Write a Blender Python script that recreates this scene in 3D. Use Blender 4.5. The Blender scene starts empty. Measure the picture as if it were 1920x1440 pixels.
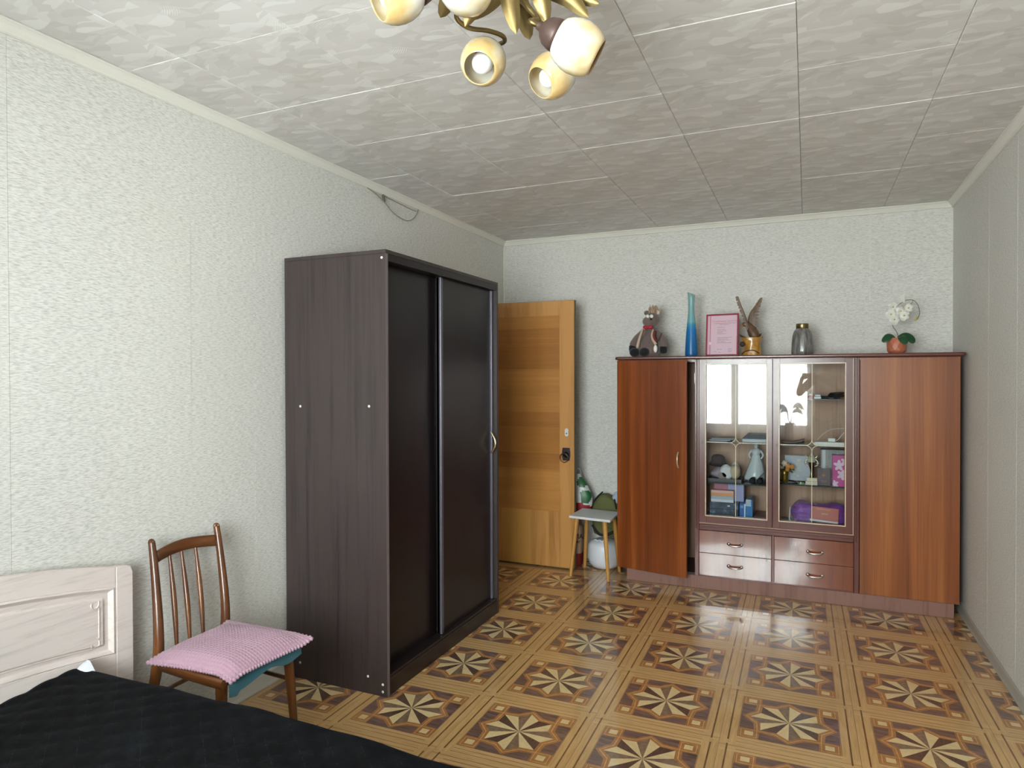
import bpy, math, random
from mathutils import Vector, Matrix, noise
V = Vector
PI = math.pi
rnd = random.Random(7)
S = bpy.context.scene
COL = S.collection

# ------------------------------------------------------------------ camera
cam_d = bpy.data.cameras.new('camera')
cam_d.sensor_fit = 'HORIZONTAL'
cam_d.sensor_width = 36.0
cam_d.lens = 1265.28 / 1920 * 36.0
cam_d.clip_start = 0.02
cam = bpy.data.objects.new('camera', cam_d)
COL.objects.link(cam)
pit, rol, yaw = -0.0108, -0.0025, -0.4122
fwd = V((math.sin(yaw) * math.cos(pit), math.cos(yaw) * math.cos(pit), math.sin(pit)))
rgt = V((math.cos(yaw), -math.sin(yaw), 0))
up_ = rgt.cross(fwd)
r2 = rgt * math.cos(rol) + up_ * math.sin(rol)
u2 = -rgt * math.sin(rol) + up_ * math.cos(rol)
cam.matrix_world = Matrix(((r2.x, u2.x, -fwd.x, 0), (r2.y, u2.y, -fwd.y, 0), (r2.z, u2.z, -fwd.z, 1.448), (0, 0, 0, 1)))
S.camera = cam

# ------------------------------------------------------------------ daylight, exposure
W_X0, W_X1, W_Z0, W_Z1 = -1.50, 0.08, 0.66, 2.36      # window opening
XL, XR, YB, YF, ZC = -2.335, 0.868, 5.17, -0.75, 2.578   # room faces
world = bpy.data.worlds.new('sky')
S.world = world
world.use_nodes = True
bg = world.node_tree.nodes['Background']
bg.inputs[0].default_value = (0.80, 0.90, 1.0, 1)
bg.inputs[1].default_value = 1.2
ld = bpy.data.lights.new('window_daylight', 'AREA')
ld.shape = 'RECTANGLE'
ld.size = W_X1 - W_X0
ld.size_y = W_Z1 - W_Z0
ld.energy = 345
ld.color = (0.97, 0.985, 1.0)
lo = bpy.data.objects.new('window_daylight', ld)
COL.objects.link(lo)
lo.location = ((W_X0 + W_X1) / 2, YF - 0.19, (W_Z0 + W_Z1) / 2)
lo.rotation_euler = (PI / 2, 0, 0)       # local -Z -> +Y
lo['kind'] = 'helper'
S.view_settings.view_transform = 'Standard'
S.view_settings.look = 'None'
S.view_settings.gamma = 1
S.view_settings.use_curve_mapping = False
S.view_settings.exposure = 0.72
S.cycles.max_bounces = 12
S.cycles.diffuse_bounces = 7
S.cycles.glossy_bounces = 5
S.cycles.transparent_max_bounces = 16


# ------------------------------------------------------------------ materials
def c(h, k=1.0):
    h = h.lstrip('#')
    o = []
    for i in (0, 2, 4):
        x = int(h[i:i + 2], 16) / 255
        x = x / 12.92 if x <= 0.04045 else ((x + 0.055) / 1.055) ** 2.4
        o.append(min(1, x * k))
    return (*o, 1)


class Mt:
    def __init__(s, name, col='#808080', rough=0.5, metal=0.0, spec=0.5, coat=0.0, coat_rough=0.1, sheen=0.0):
        s.m = bpy.data.materials.new(name)
        s.m.use_nodes = True
        s.t = s.m.node_tree
        s.b = s.t.nodes['Principled BSDF']
        s.set(rough=rough)
        s.b.inputs['Base Color'].default_value = c(col) if isinstance(col, str) else col
        s.b.inputs['Metallic'].default_value = metal
        s.b.inputs['Specular IOR Level'].default_value = spec
        s.b.inputs['Coat Weight'].default_value = coat
        s.b.inputs['Coat Roughness'].default_value = coat_rough
        s.b.inputs['Sheen Weight'].default_value = sheen
        s._co = None

    def set(s, rough=None, color=None, normal=None):
        for k, v in (('Roughness', rough), ('Base Color', color), ('Normal', normal)):
            if v is not None:
                s.put(s.b.inputs[k], v)

    def put(s, sock, v):
        if isinstance(v, bpy.types.NodeSocket):
            s.t.links.new(v, sock)
        else:
            sock.default_value = v

    def n(s, typ, props=None, **kw):
        nd = s.t.nodes.new('ShaderNode' + typ)
        for k, v in (props or {}).items():
            setattr(nd, k, v)
        for k, v in kw.items():
            k = int(k[1:]) if k[0] == '_' else k.replace('_', ' ')
            s.put(nd.inputs[k], v)
        return nd

    @property
    def co(s):
        if s._co is None:
            s._co = s.n('TexCoord').outputs['Object']
        return s._co

    def map(s, scale=(1, 1, 1), rot=(0, 0, 0), loc=(0, 0, 0), vec=None):
        return s.n('Mapping', Vector=vec or s.co, Scale=scale, Rotation=rot, Location=loc).outputs[0]

    def noise(s, vec, scale=5, detail=3, rough=0.5, dist=0.0):
        return s.n('TexNoise', Vector=vec, Scale=scale, Detail=detail, Roughness=rough, Distortion=dist).outputs[0]

    def math(s, op, a, b=0.0, cc=0.0, clamp=False):
        return s.n('Math', {'operation': op, 'use_clamp': clamp}, _0=a, _1=b, _2=cc).outputs[0]

    def mix(s, f, a, b, blend='MIX'):
        nd = s.n('Mix', {'data_type': 'RGBA', 'blend_type': blend})
        s.put(nd.inputs[0], f)
        s.put(nd.inputs[6], a)
        s.put(nd.inputs[7], b)
        return nd.outputs[2]

    def ramp(s, f, stops, interp='LINEAR'):
        nd = s.n('ValToRGB', _0=f)
        cr = nd.color_ramp
        cr.interpolation = interp
        while len(cr.elements) < len(stops):
            cr.elements.new(0.5)
        for e, (p, col) in zip(cr.elements, stops):
            e.position = p
            e.color = c(col) if isinstance(col, str) else (col, col, col, 1) if isinstance(col, (int, float)) else col
        return nd.outputs[0]

    def bump(s, h, strength=0.3, dist=0.01):
        return s.n('Bump', Height=h, Strength=strength, Distance=dist).outputs[0]

    def xyz(s, vec=None):
        return s.n('SeparateXYZ', Vector=vec or s.co).outputs


def plain(name, col, rough=0.5, nscale=0, nstr=0.0, **k):
    m = Mt(name, col, rough, **k)
    if nscale:
        h = m.noise(m.co, nscale, 3)
        m.set(normal=m.bump(h, nstr, 0.004), color=m.mix(m.math('MULTIPLY', h, 0.35), c(col), c(col, 0.72)))
    return m.m


def wood(name, light, dark, axis=2, scale=9.0, stretch=0.05, rough=0.35, coat=0.0, coat_rough=0.08, bump=0.08, rings=0.0, spec=0.5, mid=None):
    m = Mt(name, light, rough, coat=coat, coat_rough=coat_rough, spec=spec)
    sc = [1, 1, 1]
    sc[axis] = stretch
    v = m.map(tuple(sc))
    a = m.noise(v, scale, 4, 0.55, 0.6)
    b = m.noise(v, scale * 9, 3, 0.6)
    f = m.math('ADD', m.math('MULTIPLY', a, 0.75), m.math('MULTIPLY', b, 0.25))
    if rings:
        sc2 = [1, 1, 1]
        sc2[axis] = 0.12
        w = m.n('TexWave', {'wave_type': 'RINGS'}, Vector=m.map(tuple(sc2)), Scale=rings, Distortion=5.0, Detail=3.0, Detail_Scale=1.2).outputs[1]
        f = m.math('ADD', m.math('MULTIPLY', f, 0.65), m.math('MULTIPLY', w, 0.3))
    col = m.ramp(f, [(0.30, dark), (0.5, mid or light), (0.68, light)])
    m.set(color=col, normal=m.bump(b, bump, 0.002))
    return m.m


def mat_wallpaper(name, hor=0, base='#e0ded9', streak='#8f8c86'):
    """embossed vinyl paper, short horizontal grey threads; hor = world axis that runs along the wall"""
    m = Mt(name, base, 0.6, spec=0.25)
    sc = [1, 1, 1]
    sc[hor] = 0.11
    v = m.map(tuple(sc))
    a = m.noise(v, 480, 2, 0.6)
    sc3 = [1, 1, 1]
    sc3[hor] = 0.13
    b = m.noise(m.map(tuple(sc3)), 270, 3, 0.65)
    big = m.noise(m.co, 1.7, 2)
    thr = m.math('ADD', m.math('MULTIPLY', a, 0.6), m.math('MULTIPLY', b, 0.4))
    f = m.ramp(thr, [(0.34, 1.0), (0.47, 0.42), (0.56, 0.0)])
    col = m.mix(m.math('MULTIPLY', f, 0.66), c(base), c(streak))
    col = m.mix(m.math('MULTIPLY', m.ramp(big, [(0.35, 0.0), (0.75, 1.0)]), 0.16), col, c('#d0ccbc'))
    h = thr
    if name == 'wallpaper_side':
        # crease where the paper bridges an old patch
        x, y, z = m.xyz()
        st = m.n('MapRange', {'interpolation_type': 'SMOOTHSTEP'}, Value=y, _1=2.022, _2=2.032).outputs[0]
        zz = m.n('MapRange', {'interpolation_type': 'SMOOTHSTEP'}, Value=z, _1=2.14, _2=2.08).outputs[0]
        zz2 = m.n('MapRange', {'interpolation_type': 'SMOOTHSTEP'}, Value=z, _1=0.6, _2=1.3).outputs[0]
        y2 = m.n('MapRange', {'interpolation_type': 'SMOOTHSTEP'}, Value=y, _1=1.2, _2=2.02).outputs[0]
        k = m.math('MULTIPLY', m.math('MULTIPLY', m.math('SUBTRACT', y2, st), zz), zz2)
        h = m.math('ADD', thr, m.math('MULTIPLY', k, 1.3))
    m.set(color=col, normal=m.bump(h, 0.24, 0.002))
    return m.m


def mat_ceiling():
    m = Mt('ceiling_foam', '#d2cdc8', 0.55, spec=0.3)
    base = c('#dad6d3')
    warp = m.n('TexNoise', Vector=m.co, Scale=7.0, Detail=1.0).outputs[1]
    wv = m.n('VectorMath', {'operation': 'MULTIPLY_ADD'}, _0=warp, _1=(0.09, 0.09, 0.0), _2=m.co).outputs[0]

    def strokes(scale, rot, loc, ch):
        """overlapping brush dabs: one flat tone per stretched cell"""
        vo = m.n('TexVoronoi', {'feature': 'F1'}, Vector=m.map(scale, rot=(0, 0, rot), loc=loc, vec=wv), Scale=1.0, Randomness=1.0)
        return m.n('SeparateColor', Color=vo.outputs['Color']).outputs[ch]
    s1 = strokes((9.0, 23.0, 1), 0.30, (0, 0, 0), 0)
    s2 = strokes((12.0, 26.0, 1), -0.35, (3, 1, 0), 1)
    stroke = m.ramp(s1, [(0.45, 0.0), (0.80, 1.0)])
    stroke2 = m.ramp(s2, [(0.55, 0.0), (0.85, 1.0)])
    vo3 = m.n('TexVoronoi', {'feature': 'F1'}, Vector=m.map((7, 9, 1), loc=(7, 5, 0)), Scale=1.0, Randomness=1.0)
    cr3 = m.n('SeparateColor', Color=vo3.outputs['Color']).outputs
    sel3 = m.math('MULTIPLY', m.ramp(cr3[2], [(0.74, 0.0), (0.76, 1.0)]), m.ramp(vo3.outputs['Distance'], [(0.26, 1.0), (0.32, 0.0)]))
    ribs = m.n('TexWave', {'wave_type': 'RINGS', 'rings_direction': 'Z'}, Vector=m.map((1, 1, 1), loc=(0.11, 0.07, 0)), Scale=45, Distortion=1.0).outputs[1]
    ribs = m.math('MULTIPLY', ribs, sel3)
    fine = m.noise(m.co, 120, 3)
    stain = m.noise(m.n('NewGeometry').outputs['Position'], 0.9, 2)
    col = m.mix(m.math('MULTIPLY', stroke, 0.62), base, c('#efedeb'))
    col = m.mix(m.math('MULTIPLY', stroke2, 0.55), col, c('#c9c4bf'))
    col = m.mix(m.math('MULTIPLY', ribs, 0.4), col, c('#f2f1ee'))
    col = m.mix(m.math('MULTIPLY', m.ramp(stain, [(0.4, 0.0), (0.7, 1.0)]), 0.16), col, c('#bdb09c'))
    h = m.math('ADD', m.math('ADD', m.math('MULTIPLY', stroke, 0.5), m.math('MULTIPLY', stroke2, -0.4)), m.math('ADD', m.math('MULTIPLY', ribs, 1.0), m.math('MULTIPLY', fine, 0.15)))
    m.set(color=col, normal=m.bump(h, 0.25, 0.002))
    return m.m


def mat_floor(name, light, dark, sx=8, sy=90, coat=0.9):
    m = Mt(name, light, 0.36, spec=0.4, coat=coat, coat_rough=0.06)
    a = m.noise(m.map((sx, sy, 1)), 1.0, 4, 0.6, 0.8)
    m.set(color=m.ramp(a, [(0.3, dark), (0.62, light)]))
    wv = m.noise(m.n('NewGeometry').outputs['Position'], 5.0, 2)
    b = m.bump(wv, 0.03, 0.01)
    m.put(m.b.inputs['Coat Normal'], b)
    return m.m


def mat_glass(name, tint='#f4f8f6', rough=0.0, ior=1.52, opacity=0.0, body='#ffffff', gain=1.0):
    m = Mt(name)
    out = m.t.nodes['Material Output']
    tr = m.n('BsdfTransparent', Color=c(tint)).outputs[0]
    if opacity:
        di = m.n('BsdfDiffuse', Color=c(body)).outputs[0]
        mx = m.n('MixShader', Fac=opacity)
        m.t.links.new(tr, mx.inputs[1])
        m.t.links.new(di, mx.inputs[2])
        tr = mx.outputs[0]
    gl = m.n('BsdfGlossy', Color=(1, 1, 1, 1), Roughness=rough).outputs[0]
    fr = m.n('Fresnel', IOR=ior).outputs[0]
    if gain != 1.0:
        fr = m.math('MULTIPLY', fr, gain, clamp=True)
    mx = m.n('MixShader', Fac=fr)
    m.t.links.new(tr, mx.inputs[1])
    m.t.links.new(gl, mx.inputs[2])
    m.t.links.new(mx.outputs[0], out.inputs[0])
    m.t.nodes.remove(m.b)
    return m.m


def mat_tulle():
    m = Mt('tulle')
    out = m.t.nodes['Material Output']
    tr = m.n('BsdfTransparent', Color=(1, 1, 1, 1)).outputs[0]
    tl = m.n('BsdfTranslucent', Color=(0.85, 0.87, 0.9, 1)).outputs[0]
    df = m.n('BsdfDiffuse', Color=(0.85, 0.86, 0.88, 1)).outputs[0]
    a = m.n('MixShader', Fac=0.5)
    m.t.links.new(tl, a.inputs[1])
    m.t.links.new(df, a.inputs[2])
    x = m.noise(m.map((16, 0.1, 0.4)), 1.0, 2)
    b = m.n('MixShader', Fac=m.ramp(x, [(0.35, 0.34), (0.7, 0.70)]))
    m.t.links.new(tr, b.inputs[1])
    m.t.links.new(a.outputs[0], b.inputs[2])
    m.t.links.new(b.outputs[0], out.inputs[0])
    m.t.nodes.remove(m.b)
    return m.m


# ------------------------------------------------------------------ mesh building
WL = {}            # world location of every parent


class G:
    def __init__(s):
        s.v, s.f, s.m, s.s = [], [], [], []

    def add(s, vs, fs, mi=0, smooth=False):
        o = len(s.v)
        s.v += [tuple(p) for p in vs]
        for f in fs:
            s.f.append(tuple(i + o for i in f))
            s.m.append(mi)
            s.s.append(smooth)
        return s

    def box(s, a, b, mi=0, M=None):
        x0, y0, z0 = a
        x1, y1, z1 = b
        vs = [V(p) for p in ((x0, y0, z0), (x1, y0, z0), (x1, y1, z0), (x0, y1, z0), (x0, y0, z1), (x1, y0, z1), (x1, y1, z1), (x0, y1, z1))]
        if M:
            vs = [M @ p for p in vs]
        return s.add(vs, ((0, 3, 2, 1), (4, 5, 6, 7), (0, 1, 5, 4), (1, 2, 6, 5), (2, 3, 7, 6), (3, 0, 4, 7)), mi)

    def prism(s, poly, h, M=None, mi=0, smooth=False):
        """poly (x,y) counter-clockwise, extruded 0..h along z, then M"""
        n = len(poly)
        vs = [V((p[0], p[1], 0)) for p in poly] + [V((p[0], p[1], h)) for p in poly]
        if M:
            vs = [M @ p for p in vs]
        s.add(vs, [tuple(range(n - 1, -1, -1)), tuple(range(n, 2 * n))], mi)
        o = len(s.v) - 2 * n
        for i in range(n):
            j = (i + 1) % n
            s.f.append((o + i, o + j, o + n + j, o + n + i))
            s.m.append(mi)
            s.s.append(smooth)
        return s

    def poly(s, pts, mi=0):
        return s.add(pts, [tuple(range(len(pts)))], mi)

    def grid(s, rows, mi=0, smooth=True, closed=False, flip=False):
        nu, nv = len(rows), len(rows[0])
        vs = [p for r in rows for p in r]
        fs = []
        for i in range(nu - 1):
            for j in range(nv if closed else nv - 1):
                k = (j + 1) % nv
                q = (i * nv + j, i * nv + k, (i + 1) * nv + k, (i + 1) * nv + j)
                fs.append(q[::-1] if flip else q)
        return s.add(vs, fs, mi, smooth)

    def tube(s, pts, r, n=10, mi=0, closed=False, smooth=True, flat=1.0, ref=None):
        P = [V(p) for p in pts]
        m = len(P)
        R = r if isinstance(r, (list, tuple)) else [r] * m
        T = []
        for i in range(m):
            a = P[i - 1] if (i > 0 or closed) else P[i]
            b = P[(i + 1) % m] if (i < m - 1 or closed) else P[i]
            T.append((b - a).normalized())
        up = V(ref) if ref else (V((0, 0, 1)) if abs(T[0].z) < 0.9 else V((1, 0, 0)))
        N = (up - T[0] * up.dot(T[0])).normalized()
        rows = []
        for i in range(m):
            N = (N - T[i] * N.dot(T[i])).normalized()
            B = T[i].cross(N)
            rows.append([P[i] + (N * math.cos(2 * PI * k / n) + B * math.sin(2 * PI * k / n) * flat) * R[i] for k in range(n)])
        if closed:
            rows.append(rows[0])
        s.grid(rows, mi, smooth, True)
        if not closed:
            s.add(rows[0], [tuple(range(n - 1, -1, -1))], mi)
            s.add(rows[-1], [tuple(range(n))], mi)
        return s

    def lathe(s, prof, M=None, n=24, mi=0, smooth=True, caps=True):
        rows = [[V((r * math.cos(2 * PI * k / n), r * math.sin(2 * PI * k / n), z)) for k in range(n)] for r, z in prof]
        if M:
            rows = [[M @ p for p in r] for r in rows]
        s.grid(rows, mi, smooth, True)
        if caps:
            if prof[0][0] > 1e-5:
                s.add(rows[0], [tuple(range(n - 1, -1, -1))], mi)
            if prof[-1][0] > 1e-5:
                s.add(rows[-1], [tuple(range(n))], mi)
        return s

    def ell(s, cen, r, M=None, n=16, k=10, mi=0):
        rx, ry, rz = (r, r, r) if isinstance(r, (int, float)) else r
        rows = []
        for i in range(k + 1):
            t = PI * i / k
            rr = max(math.sin(t), 1e-4)
            row = []
            for j in range(n):
                a = 2 * PI * j / n
                p = V((rx * rr * math.cos(a), ry * rr * math.sin(a), -rz * math.cos(t)))
                row.append((M @ p if M else p) + V(cen))
            rows.append(row)
        return s.grid(rows, mi, True, True)

    def jitter(s, amp, freq, seed=0.0):
        for i, p in enumerate(s.v):
            q = V(p)
            s.v[i] = tuple(q + noise.noise_vector(q * freq + V((seed, seed, seed))) * amp)
        return s

    def mesh(s, name, mats, off=(0, 0, 0)):
        me = bpy.data.meshes.new(name)
        o = V(off)
        me.from_pydata([tuple(V(p) - o) for p in s.v], [], s.f)
        for m in (mats if isinstance(mats, (list, tuple)) else [mats]):
            me.materials.append(m)
        me.polygons.foreach_set('material_index', s.m)
        me.polygons.foreach_set('use_smooth', s.s)
        me.update()
        return me

    def build(s, name, mats, parent=None, at=None, bevel=0.0, seg=2, sub=0, local=None):
        """verts are world coordinates; `at` = base of a thing made of one mesh; local = matrix under the parent for meshes made in their own axes"""
        off = V((0, 0, 0)) if local is not None else V(at) if at is not None else (WL[parent.name] if parent else V((0, 0, 0)))
        o = bpy.data.objects.new(name, s.mesh(name, mats, off))
        COL.objects.link(o)
        if parent:
            o.parent = parent
            WL[o.name] = WL[parent.name]
            if local is not None:
                o.matrix_local = local
        else:
            o.location = off
            WL[o.name] = off
        if bevel:
            b = o.modifiers.new('bevel', 'BEVEL')
            b.width = bevel
            b.segments = seg
            b.limit_method = 'ANGLE'
            b.angle_limit = math.radians(40)
        if sub:
            b = o.modifiers.new('smooth', 'SUBSURF')
            b.levels = b.render_levels = sub
        return o


def tag(o, label, cat, group=None):
    o['label'] = label
    o['category'] = cat
    if group:
        o['group'] = group
    return o


def thing(name, loc, label, cat, group=None):
    o = bpy.data.objects.new(name, None)
    COL.objects.link(o)
    o.empty_display_size = 0.05
    o.location = loc
    WL[o.name] = V(loc)
    return tag(o, label, cat, group)


def struct(o):
    o['kind'] = 'structure'
    return o


def Mx(z, y=None, x=None, o=(0, 0, 0)):
    """matrix whose local z runs along z (a vector)"""
    z = V(z).normalized()
    a = V(y) if y else (V((0, 0, 1)) if abs(z.z) < 0.95 else V((0, 1, 0)))
    xx = a.cross(z).normalized() if x is None else V(x).normalized()
    yy = z.cross(xx).normalized()
    return Matrix(((xx.x, yy.x, z.x, o[0]), (xx.y, yy.y, z.y, o[1]), (xx.z, yy.z, z.z, o[2]), (0, 0, 0, 1)))


def smooth_path(pts, k=6):
    P = [V(p) for p in pts]
    out = []
    for i in range(len(P) - 1):
        a, b = P[max(i - 1, 0)], P[i]
        d, e = P[i + 1], P[min(i + 2, len(P) - 1)]
        for j in range(k):
            t = j / k
            out.append(0.5 * ((2 * b) + (d - a) * t + (2 * a - 5 * b + 4 * d - e) * t * t + (3 * b - a - 3 * d + e) * t ** 3))
    out.append(P[-1])
    return out


def text(body, size, M, m, parent, name='lettering', ext=0.0003, align='CENTER'):
    cu = bpy.data.curves.new(name, 'FONT')
    cu.body = body
    cu.size = size
    cu.extrude = ext
    cu.align_x = align
    cu.align_y = 'CENTER'
    cu.materials.append(m)
    tmp = bpy.data.objects.new(name, cu)
    COL.objects.link(tmp)
    dg = bpy.context.evaluated_depsgraph_get()
    me = bpy.data.meshes.new_from_object(tmp.evaluated_get(dg))
    me.name = name
    bpy.data.objects.remove(tmp)
    o = bpy.data.objects.new(name, me)
    COL.objects.link(o)
    o.parent = parent
    MM = M.copy()
    MM.translation = M.translation - WL[parent.name]
    o.matrix_local = MM
    return o


FACE = Matrix(((1, 0, 0, 0), (0, 0, -1, 0), (0, 1, 0, 0), (0, 0, 0, 1)))     # text that reads from -Y


def facing(x, y, z):
    m = FACE.copy()
    m.translation = (x, y, z)
    return m

# ------------------------------------------------------------------ shared materials
WP_SIDE = mat_wallpaper('wallpaper_side', 1)
WP_BACK = mat_wallpaper('wallpaper_end', 0)
PLASTER = plain('plaster', '#b9b6aa', 0.8)
SEAM = plain('paper_joint', '#e6e4de', 0.7)
TRIM = plain('trim_foam', '#e0ddd3', 0.5)
BASEB = plain('baseboard_paint', '#d3d0c8', 0.4)
CEIL = mat_ceiling()
GROUT = plain('joint_dark', '#6b6258', 0.8)
WHITE = plain('white_paint', '#e4e4e0', 0.35)
BLACK = plain('black_plastic', '#0c0c0e', 0.4)
CHROME = plain('chrome', '#d6d3cc', 0.18, metal=1.0)
BRASS = plain('antique_brass', '#8a774f', 0.42, metal=1.0)
GOLD = plain('pale_gold', '#d8c79c', 0.25, metal=1.0)

# ------------------------------------------------------------------ room shell
g = G().box((XL - 0.15, YF - 0.15, -0.12), (XR + 0.15, YB + 0.15, -0.003))
floor = struct(g.build('floor', GROUT))
g = G().box((XL - 0.15, YF - 0.15, ZC + 0.008), (XR + 0.15, YB + 0.15, ZC + 0.12))
ceiling = struct(g.build('ceiling', GROUT))
wl = struct(G().box((XL - 0.15, YF - 0.15, -0.003), (XL, YB + 0.15, ZC + 0.008)).build('wall_left', SEAM))
wr = struct(G().box((XR, YF - 0.15, -0.003), (XR + 0.15, YB + 0.15, ZC + 0.008)).build('wall_right', SEAM))
wb = struct(G().box((XL, YB, -0.003), (XR, YB + 0.15, ZC + 0.008)).build('wall_back', SEAM))
g = G()
g.box((XL, YF - 0.15, -0.003), (W_X0, YF, ZC + 0.008)).box((W_X1, YF - 0.15, -0.003), (XR, YF, ZC + 0.008))
g.box((W_X0, YF - 0.15, -0.003), (W_X1, YF, W_Z0)).box((W_X0, YF - 0.15, W_Z1), (W_X1, YF, ZC + 0.008))
wf = struct(g.build('wall_front', PLASTER))

# wallpaper lengths, each its own strip with a hair joint between them
SW = 0.5225


def strips(parent, start, lo_, hi, place, mat):
    k0 = math.floor((lo_ - start) / SW)
    k = k0
    while start + k * SW < hi:
        a, b = max(start + k * SW + 0.0006, lo_), min(start + (k + 1) * SW - 0.0006, hi)
        if b - a > 0.01:
            p, q = place(a, b, 0.0011 + 0.0003 * ((k * 7) % 3))
            G().box(p, q).build('wallpaper_strip', mat, parent)
        k += 1


strips(wl, 1.332, YF, YB, lambda a, b, t: ((XL, a, 0.0), (XL + t, b, ZC)), WP_SIDE)
strips(wr, 4.744, YF, YB, lambda a, b, t: ((XR - t, a, 0.0), (XR, b, ZC)), WP_SIDE)
strips(wb, -0.656, XL + 0.003, XR - 0.003, lambda a, b, t: ((a, YB - t, 0.0), (b, YB, ZC)), WP_BACK)


def clipped(me_src, name, loc, bounds):
    """own mesh for a tile that the wall cuts off"""
    import bmesh
    bm = bmesh.new()
    bm.from_mesh(me_src)
    for co, no in (((bounds[0] - loc[0], 0, 0), (-1, 0, 0)), ((bounds[1] - loc[0], 0, 0), (1, 0, 0)), ((0, bounds[2] - loc[1], 0), (0, -1, 0)), ((0, bounds[3] - loc[1], 0), (0, 1, 0))):
        bmesh.ops.bisect_plane(bm, geom=bm.verts[:] + bm.edges[:] + bm.faces[:], plane_co=co, plane_no=no, clear_outer=True, dist=1e-5)
    me = bpy.data.meshes.new(name)
    bm.to_mesh(me)
    n = len(bm.faces)
    bm.free()
    for m in me_src.materials:
        me.materials.append(m)
    return me if n else None


def lay(name, me, parent, spots, half, bounds, zf):
    for x, y in spots:
        inside = x - half[0] > bounds[0] and x + half[0] < bounds[1] and y - half[1] > bounds[2] and y + half[1] < bounds[3]
        m = me if inside else clipped(me, name, (x, y), bounds)
        if not m:
            continue
        o = bpy.data.objects.new(name, m)
        COL.objects.link(o)
        o.parent = parent
        o.location = (x, y, zf())


# ---- ceiling: pressed foam tiles
E_ = 0.2493
g = G()
t0, t1, e = 0.0, 0.0075, 0.2475
vs = [(-e, -e, 0), (e, -e, 0), (e, e, 0), (-e, e, 0), (-E_, -E_, 0.0022), (E_, -E_, 0.0022), (E_, E_, 0.0022), (-E_, E_, 0.0022), (-E_, -E_, t1), (E_, -E_, t1), (E_, E_, t1), (-E_, E_, t1)]
fs = [(3, 2, 1, 0)] + [(i, (i + 1) % 4, 4 + (i + 1) % 4, 4 + i) for i in range(4)] + [(4 + i, 4 + (i + 1) % 4, 8 + (i + 1) % 4, 8 + i) for i in range(4)]
g.add(vs, fs)
tile_me = g.mesh('ceiling_tile', CEIL)
spots = [(-1.5326 + 0.5 * i + 0.25, 1.7257 + 0.5 * j + 0.25) for i in range(-3, 6) for j in range(-6, 8)]
lay('ceiling_tile', tile_me, ceiling, spots, (0.25, 0.25), (XL, XR, YF, YB), lambda: ZC + rnd.uniform(-0.0012, 0.0012))

# ---- floor: linoleum squares printed as star parquet, one inlaid mesh shared by every square
F_LIGHT = mat_floor('floor_oak', '#d2ac78', '#bd9660', 6, 70)
F_LIGHT2 = mat_floor('floor_oak_cross', '#cfa872', '#b9925c', 70, 6)
F_LINE = mat_floor('floor_line', '#7d5526', '#66431c', 20, 20)
F_DARK = mat_floor('floor_walnut', '#82645a', '#513c37', 9, 75)
F_DARK2 = mat_floor('floor_walnut_ray', '#654a3e', '#4a352d', 60, 14)
F_MID = mat_floor('floor_walnut_grey', '#8f765f', '#6c5543', 40, 40)
F_CREAM = mat_floor('floor_maple', '#e2cb9c', '#d6bb86', 30, 30)
F_ORANGE = mat_floor('floor_cherry', '#b07c48', '#9a6838', 40, 40)
F_PALE = mat_floor('floor_pale_line', '#dfae78', '#cd9a62', 40, 40)
FM = [F_LIGHT, F_LIGHT2, F_LINE, F_DARK, F_DARK2, F_MID, F_CREAM, F_ORANGE, F_PALE]
SX, SY = 0.5068, 0.4973


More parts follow.
